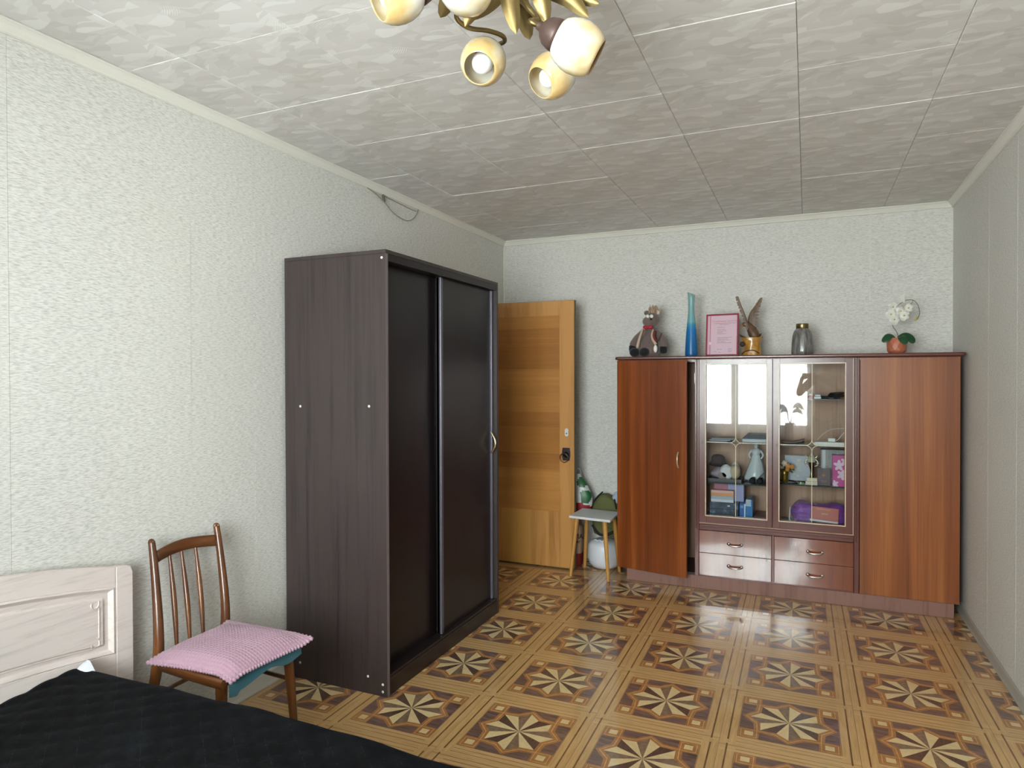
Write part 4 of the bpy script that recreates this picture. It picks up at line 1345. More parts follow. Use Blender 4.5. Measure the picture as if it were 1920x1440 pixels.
# framed certificate
FRM = plain('frame_crimson', '#8f1a38', 0.28, coat=0.5)
PAG = plain('certificate_paper', '#d3b3c0', 0.5)
PNK = plain('certificate_band', '#c0748e', 0.5)
INKP = plain('ink_pink', '#b8677f', 0.6)
INKG = plain('ink_grey', '#7a6d78', 0.6)
fc = thing('framed_certificate', (-0.535, 4.80, TZ), 'pink certificate in a crimson frame leaning on the cabinet beside the eagle', 'picture frame')
BM = Matrix.Translation((-0.535, 4.80, TZ)) @ Matrix.Rotation(math.radians(-7), 4, 'Z') @ Matrix.Rotation(math.radians(-5), 4, 'X')
W2, HH = 0.1095, 0.290
g = G()
for a, b in (((-W2, -0.007, 0.0), (-W2 + 0.011, 0.007, HH)), ((W2 - 0.011, -0.007, 0.0), (W2, 0.007, HH)), ((-W2 + 0.011, -0.007, 0), (W2 - 0.011, 0.007, 0.011)), ((-W2 + 0.011, -0.007, HH - 0.011), (W2 - 0.011, 0.007, HH))):
    g.box(a, b, M=BM)
g.build('frame', FRM, fc, bevel=0.003)
pg = G().box((-W2 + 0.011, -0.001, 0.011), (W2 - 0.011, 0.004, HH - 0.011), M=BM).build('page', PAG, fc)
g = G().box((-0.084, -0.0016, 0.012), (-0.077, -0.0011, HH - 0.012), M=BM).box((-0.094, -0.0016, 0.012), (-0.092, -0.0011, HH - 0.012), M=BM)
g.prism([(0.010 * math.cos(2 * PI * k / 20) - 0.081, 0.010 * math.sin(2 * PI * k / 20) + 0.088) for k in range(20)], 0.0008, BM @ Matrix(((1, 0, 0, 0), (0, 0, -1, -0.0018), (0, 1, 0, 0), (0, 0, 0, 1))), 1)
g.build('ribbon', [PNK, plain('seal_pale', '#e2c3cb', 0.4)], fc)


def cert_text(s, size, x, z, m, al='LEFT'):
    M2 = BM @ Matrix(((1, 0, 0, x), (0, 0, -1, -0.0013), (0, 1, 0, z), (0, 0, 0, 1)))
    text(s, size, M2, m, fc, 'lettering', 0.0001, al)


cert_text('Похвальная грамота', 0.0165, 0.014, 0.239, INKP, 'CENTER')
g = G()
rl = random.Random(5)
for z, xa, xb in ((0.2245, -0.058, 0.086), (0.2165, -0.02, 0.048), (0.197, -0.034, 0.016), (0.182, -0.034, 0.020), (0.171, -0.034, 0.030), (0.162, -0.034, 0.005), (0.152, -0.034, 0.026), (0.127, -0.032, 0.064), (0.118, -0.032, 0.040), (0.109, -0.032, 0.058), (0.098, -0.032, 0.018), (0.090, -0.032, 0.066), (0.046, -0.032, 0.0), (0.031, -0.054, -0.038), (0.026, -0.020, -0.012), (0.048, 0.040, 0.068), (0.038, 0.040, 0.066), (0.028, 0.042, 0.066)):
    x = xa
    while x < xb:
        w = min(rl.uniform(0.005, 0.014), xb - x + 0.001)
        g.box((x, -0.0014, z - 0.0012), (x + w, -0.0011, z + 0.0012), M=BM)
        x += w + 0.0022
o = g.build('print_lines', INKG, fc)
o['kind'] = 'stuff'
G().box((-0.02, 0.0071, 0.002), (0.02, 0.010, 0.2), M=BM).build('easel_back', BLACK, fc)
G().box((-0.004, 4.846, 0.0), (0.004, 4.850, 0.17), M=Matrix.Translation((-0.535, 0, TZ)) @ Matrix.Identity(4)).build('easel_leg', BLACK, fc)

# carved eagle on a stump
EAG = wood('eagle_walnut', '#7d5c3e', '#432e1e', 2, 60, 0.3, 0.38, bump=0.5, mid='#5f442d')
STP = wood('stump_honey', '#d0a04c', '#8a591c', 0, 24, 0.6, 0.3, coat=0.5, bump=0.2, mid='#b07c30')
BRK = plain('stump_bark', '#46301f', 0.7, 120, 0.8)
ex, ey = -0.348, 4.84
eg = thing('eagle_carving', (ex, ey, TZ), 'carved wooden eagle with raised wings perched on a honey-coloured stump', 'sculpture')
rows = []
for i in range(19):
    t = i / 18
    row = []
    for k in range(40):
        a = 2 * PI * k / 40
        top = 0.122 + 0.030 * math.exp(-((a - 0.15) / 0.45) ** 2) + 0.030 * math.exp(-((a - 2 * PI - 0.15) / 0.45) ** 2) + 0.026 * math.exp(-((a - PI) / 0.5) ** 2)
        r = 0.066 - 0.003 * math.sin(PI * t) + 0.006 * noise.noise(V((math.cos(a) * 2, math.sin(a) * 2, t * 3)))
        if math.cos(a) < -0.3:
            r *= 1 - 0.42 * math.exp(-((t - 0.52) / 0.22) ** 2) * (-math.cos(a))
            r *= 1 + 0.16 * max(0, t - 0.8) / 0.2
        row.append(V((ex + r * math.cos(a), ey + r * 0.75 * math.sin(a), TZ + top * t)))
    rows.append(row)
cap = [V((ex, ey, TZ + 0.118))] * 40
g = G().grid(rows, 0, True, True).grid([rows[-1], [p.lerp(cap[0], 0.45) + V((0, 0, -0.004)) for p in rows[-1]], cap], 1, True, True)
g.add(rows[0], [tuple(range(39, -1, -1))])
g.build('stump', [STP, BRK], eg)
g = G().ell((ex - 0.052, ey - 0.032, TZ + 0.078), (0.018, 0.016, 0.019), n=16, k=10)
g.build('knot', BRK, eg)
g = G().tube(smooth_path([(ex - 0.058, ey - 0.042, TZ + 0.008), (ex - 0.03, ey - 0.055, TZ + 0.03), (ex + 0.02, ey - 0.056, TZ + 0.034), (ex + 0.055, ey - 0.04, TZ + 0.014)], 5), 0.0035, 8)
g.build('root', BRK, eg)
g = G().tube(smooth_path([(ex + 0.026, ey, TZ + 0.118), (ex + 0.016, ey, TZ + 0.150), (ex - 0.004, ey, TZ + 0.186), (ex - 0.022, ey - 0.004, TZ + 0.210), (ex - 0.040, ey - 0.008, TZ + 0.215), (ex - 0.053, ey - 0.01, TZ + 0.206)], 4), [0.028, 0.031, 0.033, 0.034, 0.034, 0.033, 0.032, 0.030, 0.0275, 0.025, 0.022, 0.0195, 0.0185, 0.018, 0.0178, 0.0175, 0.0172, 0.016, 0.014, 0.011, 0.007], 14)
g.jitter(0.0022, 70)
bd = g.build('body', EAG, eg)
G().tube(smooth_path([(ex - 0.050, ey - 0.01, TZ + 0.207), (ex - 0.061, ey - 0.011, TZ + 0.200), (ex - 0.064, ey - 0.011, TZ + 0.186)], 4), [0.0085, 0.008, 0.0075, 0.007, 0.006, 0.005, 0.0038, 0.0025, 0.001], 8).build('beak', plain('beak_orange', '#a8642c', 0.4), eg)
for s_ in (-1, 1):
    G().tube([(ex + 0.02 + s_ * 0.004, ey + s_ * 0.012 - 0.004, TZ + 0.14), (ex + 0.008 + s_ * 0.004, ey + s_ * 0.014 - 0.012, TZ + 0.117)], [0.011, 0.006], 8).build('leg', EAG, eg)
g = G()
for k in range(5):
    a = math.radians(-70 + 10 * k)
    b = V((ex + 0.024, ey + 0.004 * (k - 2), TZ + 0.140))
    t = b + V((0.055 * math.cos(a), 0.004 * (k - 2), 0.055 * math.sin(a) * 0.6))
    g.tube([b, b.lerp(t, 0.6), t], [0.008, 0.009, 0.003], 6, flat=0.4)
g.build('tail', EAG, eg)


def wing(lead, fan, n, thick, yoff):
    P = smooth_path(lead, 8)
    g = G().tube(P, [0.008 - 0.005 * i / (len(P) - 1) for i in range(len(P))], 8)
    for k in range(n):
        t = k / (n - 1)
        b = P[int(t * (len(P) - 1))]
        d0, l0 = fan[0]
        d1, l1 = fan[1]
        d = V(d0).lerp(V(d1), t).normalized()
        ln_ = l0 + (l1 - l0) * t
        if t > 0.75:
            ln_ *= 1.0
        tip = b + d * ln_ + V((0, yoff * (k % 2), 0))
        side = V((0, 1, 0)).cross(d).normalized() * 0.0078
        dep = V((0, thick, 0))
        pts = [b - side, b + side, b.lerp(tip, 0.8) + side * 1.1, tip, b.lerp(tip, 0.8) - side * 1.1]
        vs = [p - dep for p in pts] + [p + dep for p in pts]
        fs = [(4, 3, 2, 1, 0), (5, 6, 7, 8, 9)] + [(i, (i + 1) % 5, 5 + (i + 1) % 5, 5 + i) for i in range(5)]
        g.add(vs, fs)
    # inner covert sheet
    m1 = [p for p in P]
    m2 = []
    for i, p in enumerate(P):
        t = i / (len(P) - 1)
        d = V(fan[0][0]).lerp(V(fan[1][0]), t).normalized()
        m2.append(p + d * (fan[0][1] + (fan[1][1] - fan[0][1]) * t) * 0.48)
    for s2 in (-1, 1):
        g.grid([[p + V((0, s2 * thick * 1.4, 0)) for p in m1], [p + V((0, s2 * thick * 1.4, 0)) for p in m2]], 0, True, flip=s2 > 0)
    return g


wing([(ex - 0.014, ey - 0.018, TZ + 0.190), (ex - 0.030, ey - 0.022, TZ + 0.238), (ex - 0.048, ey - 0.026, TZ + 0.296), (ex - 0.066, ey - 0.030, TZ + 0.345), (ex - 0.079, ey - 0.032, TZ + 0.390)], [((-0.85, 0, -0.55), 0.020), ((-0.45, 0, 0.2), 0.020)], 13, 0.0035, 0.003).build('wing', EAG, eg)
wing([(ex - 0.016, ey + 0.014, TZ + 0.195), (ex - 0.016, ey + 0.018, TZ + 0.245), (ex - 0.004, ey + 0.022, TZ + 0.292), (ex + 0.020, ey + 0.026, TZ + 0.330), (ex + 0.042, ey + 0.030, TZ + 0.362)], [((0.8, 0, -0.75), 0.070), ((0.60, 0, 0.70), 0.042)], 14, 0.0035, 0.003).build('wing', EAG, eg)

# smoked glass vase with a gilt collar
sm = Mt('smoked_glass', '#7c7976', 0.2, spec=0.6, coat=0.3)
sf = sm.noise(sm.map((60, 60, 7)), 1.0, 3, 0.6)
sm.set(color=sm.ramp(sf, [(0.35, '#5f5c5a'), (0.55, '#84817e'), (0.68, '#a19e9a')]), normal=sm.bump(sf, 0.5, 0.004))
sm.b.inputs['Alpha'].default_value = 0.82
SMK = sm.m
gx, gy = -0.029, 4.83
gvs = thing('glass_vase', (gx, gy, TZ), 'squat smoked grey glass vase with a gilt collar on the cabinet', 'vase')
pr = [(0.0, 0.0), (0.062, 0.0), (0.0675, 0.006), (0.068, 0.03), (0.0655, 0.08), (0.061, 0.125), (0.054, 0.152), (0.044, 0.168), (0.037, 0.173), (0.037, 0.186), (0.034, 0.186), (0.034, 0.170), (0.050, 0.150), (0.058, 0.120), (0.063, 0.06), (0.063, 0.010), (0.0, 0.008)]
g = G().lathe(pr, Matrix.Translation((gx, gy, TZ)), 64, caps=False)
for i, p in enumerate(g.v):
    d = V((p[0] - gx, p[1] - gy, 0))
    if d.length > 0.05 and 0.012 < p[2] - TZ < 0.15:
        a = math.atan2(d.y, d.x)
        w = abs(math.sin(a * 9 + (p[2] - TZ) * 14 + 1.2 * math.sin(a * 3)))
        q = V((gx, gy, p[2])) + d * (1 - 0.045 * (1 - w) ** 3)
        g.v[i] = tuple(q)
g.build('body', SMK, gvs)
G().lathe([(0.0375, 0.172), (0.0388, 0.174), (0.0388, 0.202), (0.0378, 0.205), (0.0345, 0.205), (0.0345, 0.187)], Matrix.Translation((gx, gy, TZ)), 40, caps=False).build('collar', plain('collar_gilt', '#8e7c58', 0.3, metal=1.0), gvs)

# orchid in a faceted pot
ox, oy = 0.512, 4.83
orc = thing('orchid', (ox, oy, TZ), 'white artificial orchid in a faceted orange pot near the cabinet end', 'plant')
g = G()
rws = []
for r_, z_, off in ((0.040, 0.0, 0), (0.0525, 0.018, 0.5), (0.0545, 0.045, 0), (0.0545, 0.070, 0.5), (0.049, 0.098, 0)):
    rws.append([V((ox + r_ * (1.03 if off else 1) * math.cos(2 * PI * (k + off) / 12), oy + r_ * math.sin(2 * PI * (k + off) / 12), TZ + z_)) for k in range(12)])
for i in range(4):
    A, B = rws[i], rws[i + 1]
    sh_ = 0 if i % 2 == 0 else 1
    for k in range(12):
        if i % 2 == 0:
            g.add([A[k], A[(k + 1) % 12], B[k]], [(0, 1, 2)])
            g.add([B[k], A[(k + 1) % 12], B[(k + 1) % 12]], [(0, 1, 2)])
        else:
            g.add([A[k], B[(k + 1) % 12], B[k]], [(0, 1, 2)])
            g.add([A[k], A[(k + 1) % 12], B[(k + 1) % 12]], [(0, 1, 2)])
g.add(rws[0], [tuple(range(11, -1, -1))])
g.add([p.lerp(V((ox, oy, TZ + 0.09)), 0.15) for p in rws[-1]], [tuple(range(12))])
for k in range(12):
    a, b = rws[-1][k], rws[-1][(k + 1) % 12]
    cc = V((ox, oy, TZ + 0.09))
    g.add([a, b, b.lerp(cc, 0.15), a.lerp(cc, 0.15)], [(0, 1, 2, 3)])
g.build('pot', plain('pot_terracotta', '#b5674a', 0.4), orc)
OLF = plain('orchid_leaf', '#1d4a2c', 0.4)


def blade(g, pts, w, nrm, fold=0.25, k=8, mi=0, tipw=0.12, power=0.8):
    P = smooth_path(pts, 4)
    rows = []
    n = len(P) - 1
    for i, p in enumerate(P):
        t = i / n
        T = (P[min(i + 1, n)] - P[max(i - 1, 0)]).normalized()
        side = T.cross(V(nrm)).normalized()
        up = side.cross(T)
        ww = w * max(tipw if i < n else 0.03, math.sin(PI * min(1, 0.08 + 0.92 * t)) ** power) if i < n else w * 0.03
        rows.append([p + side * ww * a + up * (abs(a) * ww * fold) for a in (-1, -0.5, 0, 0.5, 1)])
    g.grid(rows, mi, True)
    g.grid([[p - (up * 0.0008) for p in r] for r in rows], mi, True, flip=True)
    return g


for pts, w in (([(ox - 0.006, oy - 0.01, TZ + 0.095), (ox - 0.04, oy - 0.03, TZ + 0.112), (ox - 0.066, oy - 0.04, TZ + 0.085), (ox - 0.074, oy - 0.042, TZ + 0.068)], 0.021), ([(ox + 0.006, oy - 0.01, TZ + 0.095), (ox + 0.045, oy - 0.02, TZ + 0.113), (ox + 0.076, oy - 0.028, TZ + 0.090), (ox + 0.088, oy - 0.03, TZ + 0.060)], 0.024),
               ([(ox + 0.004, oy - 0.012, TZ + 0.095), (ox + 0.02, oy - 0.05, TZ + 0.105), (ox + 0.036, oy - 0.07, TZ + 0.075), (ox + 0.044, oy - 0.072, TZ + 0.055)], 0.022)):
    blade(G(), pts, w * 1.15, (0, -0.75, 0.65), fold=-0.15, power=0.55).build('leaf', OLF, orc)
STEM = plain('orchid_stem', '#57513a', 0.5)
G().tube(smooth_path([(ox + 0.010, oy, TZ + 0.09), (ox + 0.003, oy, TZ + 0.13), (ox - 0.022, oy - 0.005, TZ + 0.175), (ox - 0.026, oy - 0.01, TZ + 0.23), (ox - 0.005, oy - 0.01, TZ + 0.285), (ox + 0.04, oy - 0.01, TZ + 0.325), (ox + 0.085, oy - 0.01, TZ + 0.330), (ox + 0.112, oy - 0.01, TZ + 0.300), (ox + 0.122, oy - 0.012, TZ + 0.25), (ox + 0.112, oy - 0.014, TZ + 0.215), (ox + 0.100, oy - 0.014, TZ + 0.205)], 5), 0.0017, 6).build('stem', STEM, orc)
G().tube(smooth_path([(ox + 0.085, oy - 0.01, TZ + 0.330), (ox + 0.082, oy - 0.02, TZ + 0.312), (ox + 0.066, oy - 0.025, TZ + 0.300)], 4), 0.0014, 6).build('stem', STEM, orc)
PET = plain('orchid_petal', '#dcdad2', 0.5)
YEL = plain('orchid_yellow', '#c3b34a', 0.5)
for fx, fz, sc0, ang, tilt in ((-0.034, 0.245, 1.1, 0.3, 0.2), (-0.016, 0.212, 1.15, 1.0, 0.5), (0.038, 0.234, 1.1, 0.6, -0.6), (-0.024, 0.290, 1.05, 0.1, 0.8), (0.018, 0.262, 1.0, 1.4, 0.9), (0.062, 0.280, 0.9, 0.4, -0.9)):
    fl = G()
    nrm = V((0.35 * tilt, -1, -0.15)).normalized()
    M2 = Mx(nrm, o=(ox + fx, oy - 0.028, TZ + fz))
    for k in range(5):
        a = ang + 2 * PI * k / 5
        sc = sc0 * (1.0 if k % 2 else 0.92)
        ww = 0.0165 if k % 2 else 0.012
        d = V((math.cos(a), math.sin(a), 0))
        pts = [M2 @ (d * 0.002 * sc), M2 @ (d * 0.016 * sc + V((0, 0, 0.004))), M2 @ (d * 0.031 * sc + V((0, 0, -0.003)))]
        blade(fl, pts, ww * sc, nrm, fold=0.12, power=0.55)
    fo = fl.build('flower', PET, orc)
    G().ell(M2 @ V((0, 0, 0.006)), 0.0045, n=8, k=6).build('flower_centre', YEL, fo)
for pts in ([(ox + 0.040, oy - 0.015, TZ + 0.315), (ox + 0.026, oy - 0.03, TZ + 0.345), (ox + 0.014, oy - 0.03, TZ + 0.352)], [(ox + 0.032, oy - 0.015, TZ + 0.320), (ox + 0.030, oy - 0.02, TZ + 0.35), (ox + 0.042, oy - 0.02, TZ + 0.372)]):
    blade(G(), pts, 0.009, (0, -1, 0), fold=0.1).build('petal', PET, orc)
for x, z in ((0.108, 0.224), (0.100, 0.206)):
    G().ell((ox + x, oy - 0.014, TZ + z), (0.006, 0.006, 0.0075), n=10, k=8).build('bud', YEL, orc)

# ------------------------------------------------------------------ things kept behind the glass
DK = 0.4562


def bx(name, a, b, mats, label, cat, bevel=0.002, group=None, rot=0.0, faces=None):
    cx, cy = (a[0] + b[0]) / 2, (a[1] + b[1]) / 2
    M_ = Matrix.Translation((cx, cy, 0)) @ Matrix.Rotation(rot, 4, 'Z') @ Matrix.Translation((-cx, -cy, 0))
    return thing(name, (cx, cy, a[2]), label, cat, group), M_


def pic(name, base, spots, scale=14, rough=0.35):
    m = Mt(name, base, rough)
    n_ = m.n('TexNoise', Vector=m.co, Scale=scale, Detail=2.0)
    m.set(color=m.ramp(n_.outputs[0], [(0.32, spots[0]), (0.47, base), (0.58, base), (0.70, spots[1])]))
    return m.m


# lower left compartment
t, M_ = bx('game_box', (-0.612, 4.79, DK), (-0.424, 4.98, DK + 0.130), None, 'dark blue picture box at the bottom behind the plain glass door', 'box')
G().box((-0.612, 4.79, DK), (-0.424, 4.98, DK + 0.085)).build('base', pic('box_blue_picture', '#2b3a50', ('#1c2530', '#5a86a0'), 22), t, bevel=0.002)
G().box((-0.614, 4.788, DK + 0.0855), (-0.422, 4.982, DK + 0.130)).build('lid', pic('box_blue_lid', '#34465e', ('#20303f', '#5d7890'), 20), t, bevel=0.002)
G().box((-0.495, 4.7868, DK + 0.105), (-0.478, 4.7879, DK + 0.112)).build('sticker', WHITE, t)
z0 = DK + 0.1305
t, M_ = bx('gift_box', (-0.604, 4.80, z0), (-0.390, 4.97, z0 + 0.122), None, 'pink-topped lilac carton resting on the dark blue picture box', 'box')
LIL = plain('carton_lilac', '#9fa2cc', 0.4)
G().box((-0.500, 4.86, z0), (-0.395, 4.97, z0 + 0.118)).build('carton', LIL, t, bevel=0.002)
G().box((-0.590, 4.855, z0 + 0.1185), (-0.392, 4.972, z0 + 0.124)).build('lid', plain('carton_pink', '#c0627e', 0.4), t, bevel=0.001)
G().box((-0.590, 4.86, z0), (-0.5005, 4.97, z0 + 0.118)).build('carton', plain('carton_rose', '#b06a80', 0.4), t)
BKM = [plain('book_white', '#ccd0da', 0.5), plain('book_orange', '#d8935e', 0.45), plain('book_rose', '#d7aaa4', 0.45), plain('book_grey', '#a9b2c0', 0.5)]
zz = z0
for k, (h_, mi, lab) in enumerate(((0.020, 0, 'lowest white paperback of the short pile before the pink-topped carton'), (0.022, 3, 'bluish grey paperback second from the bottom of the pile before the carton'), (0.020, 1, 'orange-spined paperback in the pile before the pink-topped carton'), (0.018, 2, 'rose-spined paperback on top of the pile before the pink-topped carton'))):
    b = thing('paperback', (-0.535, 4.82, zz), lab, 'book', 'paperbacks piled on the dark blue box')
    G().box((-0.604, 4.797, zz), (-0.456, 4.853, zz + 0.002)).box((-0.604, 4.797, zz + h_ - 0.0024), (-0.456, 4.853, zz + h_ - 0.0004)).box((-0.604, 4.795, zz), (-0.456, 4.797, zz + h_ - 0.0004)).build('cover', BKM[mi], b)
    G().box((-0.602, 4.7975, zz + 0.0022), (-0.458, 4.851, zz + h_ - 0.0026)).build('pages', WHITE, b)
    zz += h_
BLUE = plain('folder_blue', '#115ea8', 0.35)
BLUE2 = plain('folder_cyan', '#0f74b4', 0.35)
for xa, xb, h_, m_, lab in ((-0.417, -0.378, 0.130, BLUE, 'blue box file with a white edge standing beside the dark picture box'), (-0.3765, -0.334, 0.160, BLUE2, 'taller cyan-blue box file with a pale top standing at the end of the row')):
    b = thing('box_file', ((xa + xb) / 2, 4.86, DK), lab, 'box file', 'blue box files')
    G().box((xa, 4.79, DK), (xb - 0.010, 4.97, DK + h_ - (0.0 if m_ is BLUE else 0.045))).build('case', m_, b, bevel=0.001)
    G().box((xb - 0.0098, 4.79, DK), (xb, 4.97, DK + h_)).build('edge', plain('file_pale', '#b9cfe2', 0.4) if m_ is BLUE else m_, b)
    if m_ is BLUE2:
        G().box((xa, 4.79, DK + h_ - 0.0448), (xb - 0.010, 4.97, DK + h_)).build('top_label', plain('file_label', '#a8bccb', 0.4), b)
    else:
        G().box((xa + 0.004, 4.789, DK + 0.10), (xb - 0.014, 4.79, DK + 0.118)).build('sticker', plain('file_sticker', '#6c93c9', 0.4), b)
b = thing('small_tube', (-0.279, 4.79, DK), 'tiny white and red ointment tube lying at the bottom of the shelf', 'tube')
G().lathe([(0.001, -0.030), (0.007, -0.030), (0.010, -0.022), (0.010, 0.0)], Mx((1, 0, 0), o=(-0.279, 4.79, DK + 0.0105)), 12, caps=False).build('cap', WHITE, b)
G().lathe([(0.010, 0.0), (0.010, 0.018), (0.0098, 0.026)], Mx((1, 0, 0), o=(-0.279, 4.79, DK + 0.0105)), 12).build('body', plain('tube_red', '#a03a50', 0.4), b)
b = thing('dark_case', (-0.29, 4.93, DK), 'low dark maroon case lying behind the small tube', 'case')
G().box((-0.330, 4.84, DK), (-0.225, 5.05, DK + 0.030)).build('base', plain('case_maroon', '#4a2127', 0.4), b, bevel=0.003)
G().box((-0.330, 4.84, DK + 0.0305), (-0.225, 5.05, DK + 0.044)).build('lid', plain('case_maroon_lid', '#552a2e', 0.4), b, bevel=0.003)

# middle left shelf
S2 = 0.7245
b = thing('black_tray', (-0.46, 4.87, S2), 'low dark tray lying under the white cloth bundle', 'tray')
G().box((-0.625, 4.785, S2), (-0.405, 4.97, S2 + 0.006)).build('base', plain('tray_dark', '#35323a', 0.4), b)
g = G().box((-0.625, 4.785, S2 + 0.006), (-0.405, 4.79, S2 + 0.024)).box((-0.625, 4.965, S2 + 0.006), (-0.405, 4.97, S2 + 0.024)).box((-0.625, 4.79, S2 + 0.006), (-0.62, 4.965, S2 + 0.024)).box((-0.41, 4.79, S2 + 0.006), (-0.405, 4.965, S2 + 0.024))
g.build('rim', plain('tray_rim', '#4a464e', 0.35), b)
b = thing('cloth_bundle', (-0.45, 4.87, S2 + 0.0065), 'heap of white and beige cloths and trinkets on the middle shelf', 'cloth')
rc = random.Random(11)
WH = [plain('bundle_white', '#d4d6d8', 0.7), plain('bundle_beige', '#b9ab92', 0.7), plain('bundle_lilac', '#a596a4', 0.7), plain('bundle_grey', '#8d8580', 0.7)]
for k, (x, y, z, rx, ry, rz, mi) in enumerate(((-0.555, 4.86, 0.045, 0.058, 0.06, 0.040, 2), (-0.505, 4.83, 0.058, 0.045, 0.045, 0.052, 0), (-0.455, 4.83, 0.060, 0.036, 0.04, 0.054, 1), (-0.452, 4.88, 0.064, 0.032, 0.05, 0.056, 0), (-0.53, 4.82, 0.032, 0.030, 0.03, 0.028, 3))):
    g = G().ell((x, y, S2 + 0.0075 + z), (rx, ry, rz), n=20, k=14)
    g.jitter(0.010, 26, k)
    g.v = [(p[0], max(p[1], 4.80), max(p[2], S2 + 0.0068)) for p in g.v]
    g.build('fold', WH[mi], b)
b = thing('fur_hat', (-0.57, 4.88, S2 + 0.115), 'small dark brown furry hat lying on the pile of cloths', 'hat')
g = G().lathe([(0.001, 0.06), (0.030, 0.058), (0.042, 0.045), (0.045, 0.015), (0.048, 0.008), (0.050, -0.004), (0.046, -0.012), (0.001, -0.012)], Matrix.Translation((-0.568, 4.88, S2 + 0.118)), 24, caps=False)
g.jitter(0.004, 60)
g.build('crown', plain('fur_dark', '#40302e', 0.95, 200, 0.6), b)
g = G().tube([(-0.568 + 0.052 * math.cos(2 * PI * k / 24), 4.88 + 0.052 * math.sin(2 * PI * k / 24), S2 + 0.112) for k in range(24)], 0.010, 8, closed=True)
g.jitter(0.003, 70)
g.build('brim', plain('fur_brim', '#35272a', 0.95, 200, 0.6), b)
b = thing('porcelain_figurine', (-0.322, 4.955, S2), 'white bell-skirted porcelain figurine at the end of the middle shelf', 'figurine')
PORC = plain('porcelain', '#d2dade', 0.2)
PM = Matrix.Translation((-0.322, 4.955, S2))
g = G().lathe([(0.001, 0.0095), (0.070, 0.0095), (0.072, 0.02), (0.060, 0.07), (0.046, 0.115), (0.034, 0.150), (0.025, 0.178)], PM, 36)
g.v = [((p[0] + 0.322) * (1 + 0.05 * math.sin(9 * math.atan2(p[1] - 4.955, p[0] + 0.322))) - 0.322 - 0.10 * max(0, 0.11 - (p[2] - S2)), p[1], p[2]) for p in g.v]
g.build('skirt', PORC, b)
G().lathe([(0.024, 0.178), (0.030, 0.196), (0.031, 0.212), (0.018, 0.222), (0.009, 0.228)], PM, 24).build('bodice', PORC, b)
G().ell((-0.322, 4.953, S2 + 0.242), (0.016, 0.017, 0.019), n=16, k=10).build('head', PORC, b)
for s_ in (-1, 1):
    G().tube(smooth_path([(-0.322 + s_ * 0.028, 4.95, S2 + 0.210), (-0.322 + s_ * 0.046, 4.94, S2 + 0.180), (-0.322 + s_ * 0.034, 4.927, S2 + 0.155)], 4), [0.008, 0.008, 0.0078, 0.0075, 0.007, 0.0065, 0.006, 0.0055, 0.005], 8).build('arm', PORC, b)
G().lathe([(0.001, 0.0005), (0.060, 0.0005), (0.062, 0.009), (0.001, 0.009)], PM, 24, caps=False).build('base', plain('porcelain_base', '#b9c0c2', 0.3), b)
b = thing('binoculars', (-0.305, 4.81, S2), 'small black binoculars at the front of the middle shelf', 'binoculars')
for dx in (-0.024, 0.024):
    G().lathe([(0.016, 0.0), (0.019, 0.002), (0.019, 0.03), (0.014, 0.05), (0.014, 0.062), (0.001, 0.062)], Mx((0.15, 1, 0.12), o=(-0.315 + dx, 4.785, S2 + 0.020)), 14).build('barrel', BLACK, b)
G().box((-0.330, 4.80, S2 + 0.018), (-0.300, 4.83, S2 + 0.026)).build('bridge', BLACK, b)
G().tube(smooth_path([(-0.30, 4.84, S2 + 0.03), (-0.275, 4.83, S2 + 0.06), (-0.255, 4.84, S2 + 0.072), (-0.245, 4.88, S2 + 0.05)], 5), 0.004, 6).build('strap', plain('strap_grey', '#6c6e74', 0.6), b)

# upper left shelf
S1_ = 1.0003
b = thing('grey_case', (-0.325, 4.87, S1_), 'flat grey zipped case with a pale edge on the upper shelf', 'case')
G().box((-0.400, 4.785, S1_), (-0.248, 4.97, S1_ + 0.026)).build('base', plain('case_pale', '#a9b2bb', 0.35), b, bevel=0.004)
g = G().box((-0.402, 4.783, S1_ + 0.0265), (-0.248, 4.97, S1_ + 0.055))
g.v = [(p[0] + (0.03 if p[2] > S1_ + 0.04 and p[0] < -0.35 else 0), p[1] + (0.02 if p[2] > S1_ + 0.04 and p[1] < 4.8 else 0), p[2]) for p in g.v]
g.build('lid', plain('case_grey', '#545a62', 0.45), b, bevel=0.005)
b = thing('paper_pile', (-0.55, 4.87, S1_), 'loose pile of grey papers lying flat on the upper shelf', 'papers')
for k in range(4):
    M_ = Matrix.Translation((-0.55, 4.87, 0)) @ Matrix.Rotation(0.12 * (k - 1.5), 4, 'Z') @ Matrix.Translation((0.55, -4.87, 0))
    G().box((-0.615, 4.80, S1_ + 0.006 * k), (-0.485 + 0.01 * k, 4.94, S1_ + 0.006 * k + 0.0055), M=M_).build('sheets', plain('papers_%s' % 'abcd'[k], ('#7d828c', '#9ba0aa', '#6d717a', '#878c95')[k], 0.5), b)

